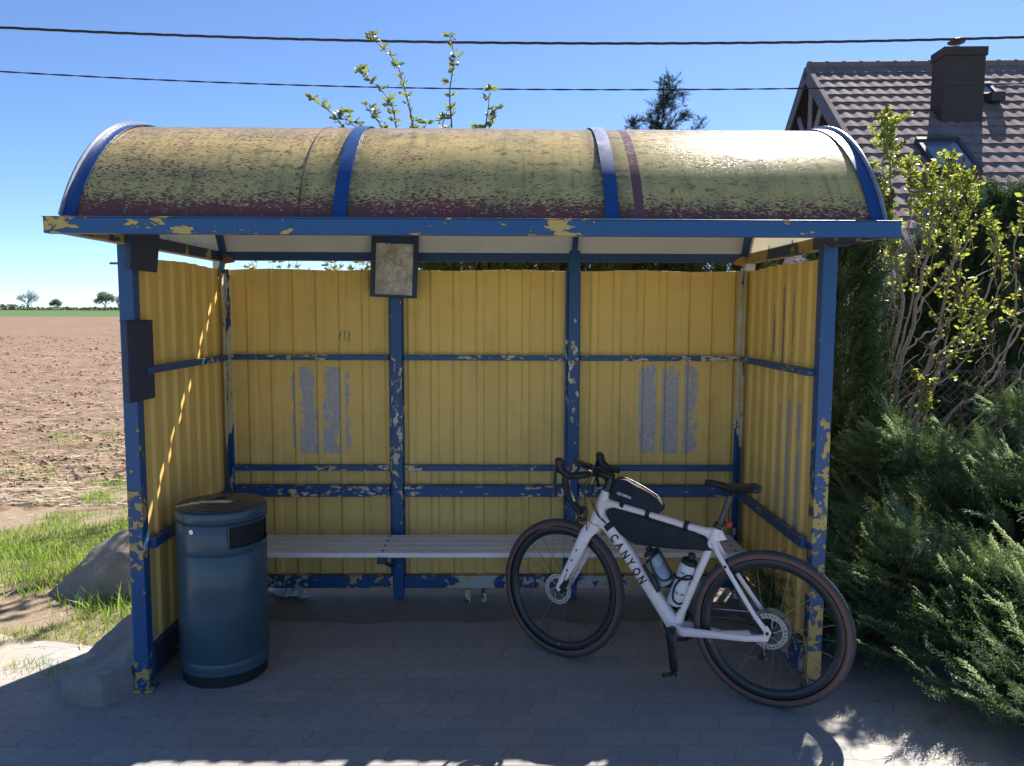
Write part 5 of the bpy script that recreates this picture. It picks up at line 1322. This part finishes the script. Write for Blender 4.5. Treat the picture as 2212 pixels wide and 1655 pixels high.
# gable wall set back
gx = .85; HWD = 4.6; ez = HZ-HWD*math.tan(PT)
mb = MB(); mb.add([(gx, -HWD, 2.2), (gx, HWD, 2.2), (gx, HWD, ez), (gx, 0, HZ-.05), (gx, -HWD, ez)], [(0, 4, 3, 2, 1)]); mb.add([(gx, -HWD, 2.2), (LX-.3, -HWD, 2.2), (LX-.3, -HWD, ez), (gx, -HWD, ez)], [(0, 1, 2, 3)]); mb.add([(gx, HWD, 2.2), (LX-.3, HWD, 2.2), (LX-.3, HWD, ez), (gx, HWD, ez)], [(0, 3, 2, 1)]); mb.add([(LX-.3, -HWD, 2.2), (LX-.3, HWD, 2.2), (LX-.3, HWD, ez), (LX-.3, 0, HZ-.05), (LX-.3, -HWD, ez)], [(0, 1, 2, 3, 4)])
mb.build('wall', M_wall, HS, smooth=False)
mb = MB(); mb.b2((gx-.03, -HWD-.03, 0), (LX-.27, HWD+.03, 2.2)); mb.build('plinth_wall', M_cladd, HS, smooth=False)
# decorative open truss in the gable
mb = MB(); q = .055
def beamt(a, b, w=.075, x=-.02): 
    a = Vector((x, *a)); b = Vector((x, *b)); mb.tube([a, b], w, 4, up=(1, 0, 0), sq=(.7, 1))
beamt((-2.0, HZ-1.72), (2.0, HZ-1.72)); beamt((0, HZ-1.72), (0, HZ-.15)); beamt((0, HZ-1.68), (-.72, HZ-.80)); beamt((0, HZ-1.68), (.72, HZ-.80)); beamt((-1.9, HZ-2.5), (0.05, HZ-1.72), .07)
mb.build('gable_truss', M_beamw, HS, smooth=False)
mb = MB()
for yy in (-1.9, 1.9): mb.b2((-.1, yy-.08, HZ-abs(yy)*.824-.30), (gx, yy+.08, HZ-abs(yy)*.824-.12))
mb.build('purlin', M_fascia, HS, smooth=False)
# chimney on the front slope
CHX, CHY = 1.95, -(2.30*CS); 
CH_ = bpy.data.objects.new('chimney', None); COL.objects.link(CH_); CH_.parent = HS
M_brick = NT('dark_brown_brick'); _p = M_brick.obj(); _x, _y, _z = M_brick.xyz(_p)
_b = M_brick.N('ShaderNodeTexBrick'); M_brick.L(M_brick.vec(M_brick.M('ADD', _x, _y), _z, 0), _b.inputs['Vector']); _b.inputs['Scale'].default_value = 1; _b.inputs['Brick Width'].default_value = .25; _b.inputs['Row Height'].default_value = .075; _b.inputs['Mortar Size'].default_value = .008
_b.inputs['Color1'].default_value = (.060, .036, .036, 1); _b.inputs['Color2'].default_value = (.072, .043, .042, 1); _b.inputs['Mortar'].default_value = (.045, .032, .036, 1)
M_brick.base(_b.outputs['Color']); M_brick.rough(.7); M_brick = M_brick.m
y0, y1 = -1.94, -1.50
mb = MB(); mb.b2((1.66, y0, 4.6), (2.38, y1, 6.29)); mb.build('chimney_stack', M_brick, CH_, smooth=False)
mb = MB(); mb.b2((1.635, y0-.025, 6.292), (2.405, y1+.025, 6.44)); mb.build('chimney_cap', M_brick, CH_, smooth=False)
mb = MB(); mb.tube([(1.98, -1.68, 6.44), (1.98, -1.68, 6.53)], .055, 14); mb.build('flue_pipe', simple('pale_flue', (.45, .43, .40), .4, .1, 10, .4), CH_)
mb = MB(); mb.lathe([(.001, .0), (.14, .01), (.15, .03), (.10, .075), (.001, .095)], 20, M=Matrix.Translation((1.98, -1.68, 6.58)))
for k in range(3): a = k*2.1; mb.tube([(1.98+.05*math.cos(a), -1.68+.05*math.sin(a), 6.50), (1.98+.07*math.cos(a), -1.68+.07*math.sin(a), 6.60)], .006, 4)
mb.build('flue_cowl', simple('brown_cowl', (.12, .055, .06), .5), CH_)
# roof windows
M_glass = simple('roof_window_glass', (.10, .14, .20), .08, .05, 5, spec=1.0)
def skylight(x0_, x1_, s0, s1, label=None):
    w = bpy.data.objects.new('roof_window', None); COL.objects.link(w); w.parent = HS
    def pt(x, s_, h): return Vector((x, -s_*CS-h*SN, HZ-s_*SN+h*CS))
    def slab(x0, x1, s0, s1, h0, h1, name, m):
        mb = MB(); v = [pt(x, s_, h) for h in (h0, h1) for s_ in (s0, s1) for x in (x0, x1)]
        mb.add(v, [(0, 1, 3, 2), (4, 6, 7, 5), (0, 4, 5, 1), (2, 3, 7, 6), (0, 2, 6, 4), (1, 5, 7, 3)]); mb.build(name, m, w, smooth=False, bevel=.004, fixn=True)
    f = .07
    slab(x0_, x1_, s0, s0+f*1.3, .04, .17, 'window_frame', M_fascia); slab(x0_, x1_, s1-f, s1, .04, .15, 'window_frame', M_fascia)
    slab(x0_, x0_+f, s0+f*1.3, s1-f, .04, .155, 'window_frame', M_fascia); slab(x1_-f, x1_, s0+f*1.3, s1-f, .04, .155, 'window_frame', M_fascia)
    slab(x0_+f, x1_-f, s0+f*1.3, s1-f, .10, .13, 'pane', M_glass)
skylight(.93, 1.66, 3.20, 4.30); skylight(2.55, 3.05, 1.0, 1.50)
mb = MB(); mb.b2((2.75, -1.52, 5.62), (3.0, -1.30, 5.78)); mb.build('roof_vent', M_fascia, HS, smooth=False)

# ================================================================== DISTANCE
M_farw = simple('hazed_bare_wood', (.22, .22, .25), .9, .15, 2); M_farg = leafmat('hazed_far_green', (.18, .22, .15), (.25, .30, .19), .3)  # distance haze mixed into the far tree colours
def branch(mb, p, d, L, rad, depth, r, lf=None):
    q = p+d*L; mb.tube([p, p.lerp(q, .5)+Vector((r.gauss(0, .03*L), r.gauss(0, .03*L), 0)), q], [rad, rad*.85, rad*.68], 5 if depth > 1 else 3, cap=False)
    if lf is not None and depth <= 1: lf.append((q, L))
    if depth == 0: return
    for k in range(r.randint(3, 4) if depth > 1 else 4):
        a = r.uniform(0, 6.3); sp = r.uniform(.35, .85); n = d.orthogonal().normalized(); n.rotate(Quaternion(d, a)); dd = (d*math.cos(sp)+n*math.sin(sp)+Vector((0, 0, .12))).normalized()
        branch(mb, p.lerp(q, r.uniform(.55, 1)), dd, L*r.uniform(.62, .82), rad*.6, depth-1, r, lf)
def far_tree(x, y, h, label, seed, leafy=0, kind='bare_tree', wid=1.0, depth=5):
    r = random.Random(seed); z = gz(x, y)-.1; e = empty(kind, (x, y, z), label, 'tree', 'trees on the horizon'); mb = MB(); lf = [] if leafy else None
    T0 = Vector((0, 0, 0)); mb.tube([T0, (0, 0, h*.24)], [h*.035, h*.028], 7)
    for k in range(7):
        a = k*1.3+r.random(); d = Vector((math.cos(a)*.75*wid, math.sin(a)*.75*wid, 1.0)).normalized(); branch(mb, Vector((0, 0, h*(.16+.03*k))), d, h*.25, h*.016, depth-1, r, lf)
    mb.build('trunk', M_farw, e, smooth=False)
    if leafy:
        ms = []
        for p, L in lf:
            for j in range(leafy): ms.append(xf(p+Vector((r.gauss(0, L*.6), r.gauss(0, L*.6), r.gauss(0, L*.5))), (r.gauss(0, 1), r.gauss(0, 1), r.gauss(0, 1)+.01), h*r.uniform(.035, .07), r.uniform(0, 6)))
        leaves('crown', ms, M_farg, e)
far_tree(-183.8, 300, 9.0, 'large bare round tree on the horizon at the left', 1)
far_tree(-154, 300, 8.2, 'dark budding tree on the horizon beside the left post', 2, 2, 'budding_tree')
far_tree(-172.9, 300, 5.0, 'small pale green tree on the horizon between the two larger trees', 3, 12, 'leafy_tree', .8, 4)
far_tree(-151.8, 306, 7.0, 'faint thin bare tree just right of the budding tree', 4, wid=.6)
far_tree(-148.6, 306, 8.0, 'faint bare tree nearest the left post on the horizon', 5, wid=.7)
# low far scrub line: reads as one mass
def scrub():
    r = random.Random(3); ms = []
    for k in range(24000):
        x = r.uniform(-420, 60); y = 330+r.uniform(-4, 10); hh = .7+1.0*mnoise.noise(Vector((x*.03, 0, 0)))+.9*mnoise.noise(Vector((x*.13, 3, 0)))+(1.1 if x < -205 else 0); hh = max(hh, .5)
        ms.append(xf((x, y, gz(x, y)-.5+r.random()**1.3*(hh+.5)), (r.gauss(0, 1), r.gauss(0, 1), 1), r.uniform(.5, 1.3), r.uniform(0, 6)))
    a, b = stamp(*LEAF, ms); tag(np_mesh('far_scrub', a, b, leafmat('far_scrub_leaf', (.09, .13, .06), (.15, .18, .09), .2)), 'low dark hedge line along the horizon behind the green field', 'scrub', kind='stuff')
scrub()
M_turb = simple('pale_turbine', (.42, .47, .55), .6, .03)
def turbine(px_x, y, h, label, rot):
    x = px_x; e = empty('wind_turbine', (x, y, 0), label, 'wind turbine', 'wind turbines on the horizon')
    mb = MB(); mb.tube([(0, 0, 0), (0, 0, h)], [h*.022, h*.012], 8); mb.build('tower', M_turb, e)
    mb = MB(); mb.box((0, -h*.01, h*1.005), (h*.03, h*.07, h*.03)); mb.build('nacelle', M_turb, e, smooth=False)
    for k in range(3):
        a = rot+k*2*PI/3; mb = MB(); d = Vector((math.sin(a), 0, math.cos(a))); c = Vector((0, -h*.05, h)); mb.tube([c, c+d*h*.12, c+d*h*.46], [h*.008, h*.012, h*.003], 4, sq=(1, .5)); mb.build('blade', M_turb, e)
turbine(-1345, 2100, 34, 'faint wind turbine far left on the horizon', .2)
turbine(-1268, 2100, 44, 'middle faint wind turbine, tallest above the green field', .1)
turbine(-1252, 2110, 30, 'faint wind turbine nearest the small green tree', .5)
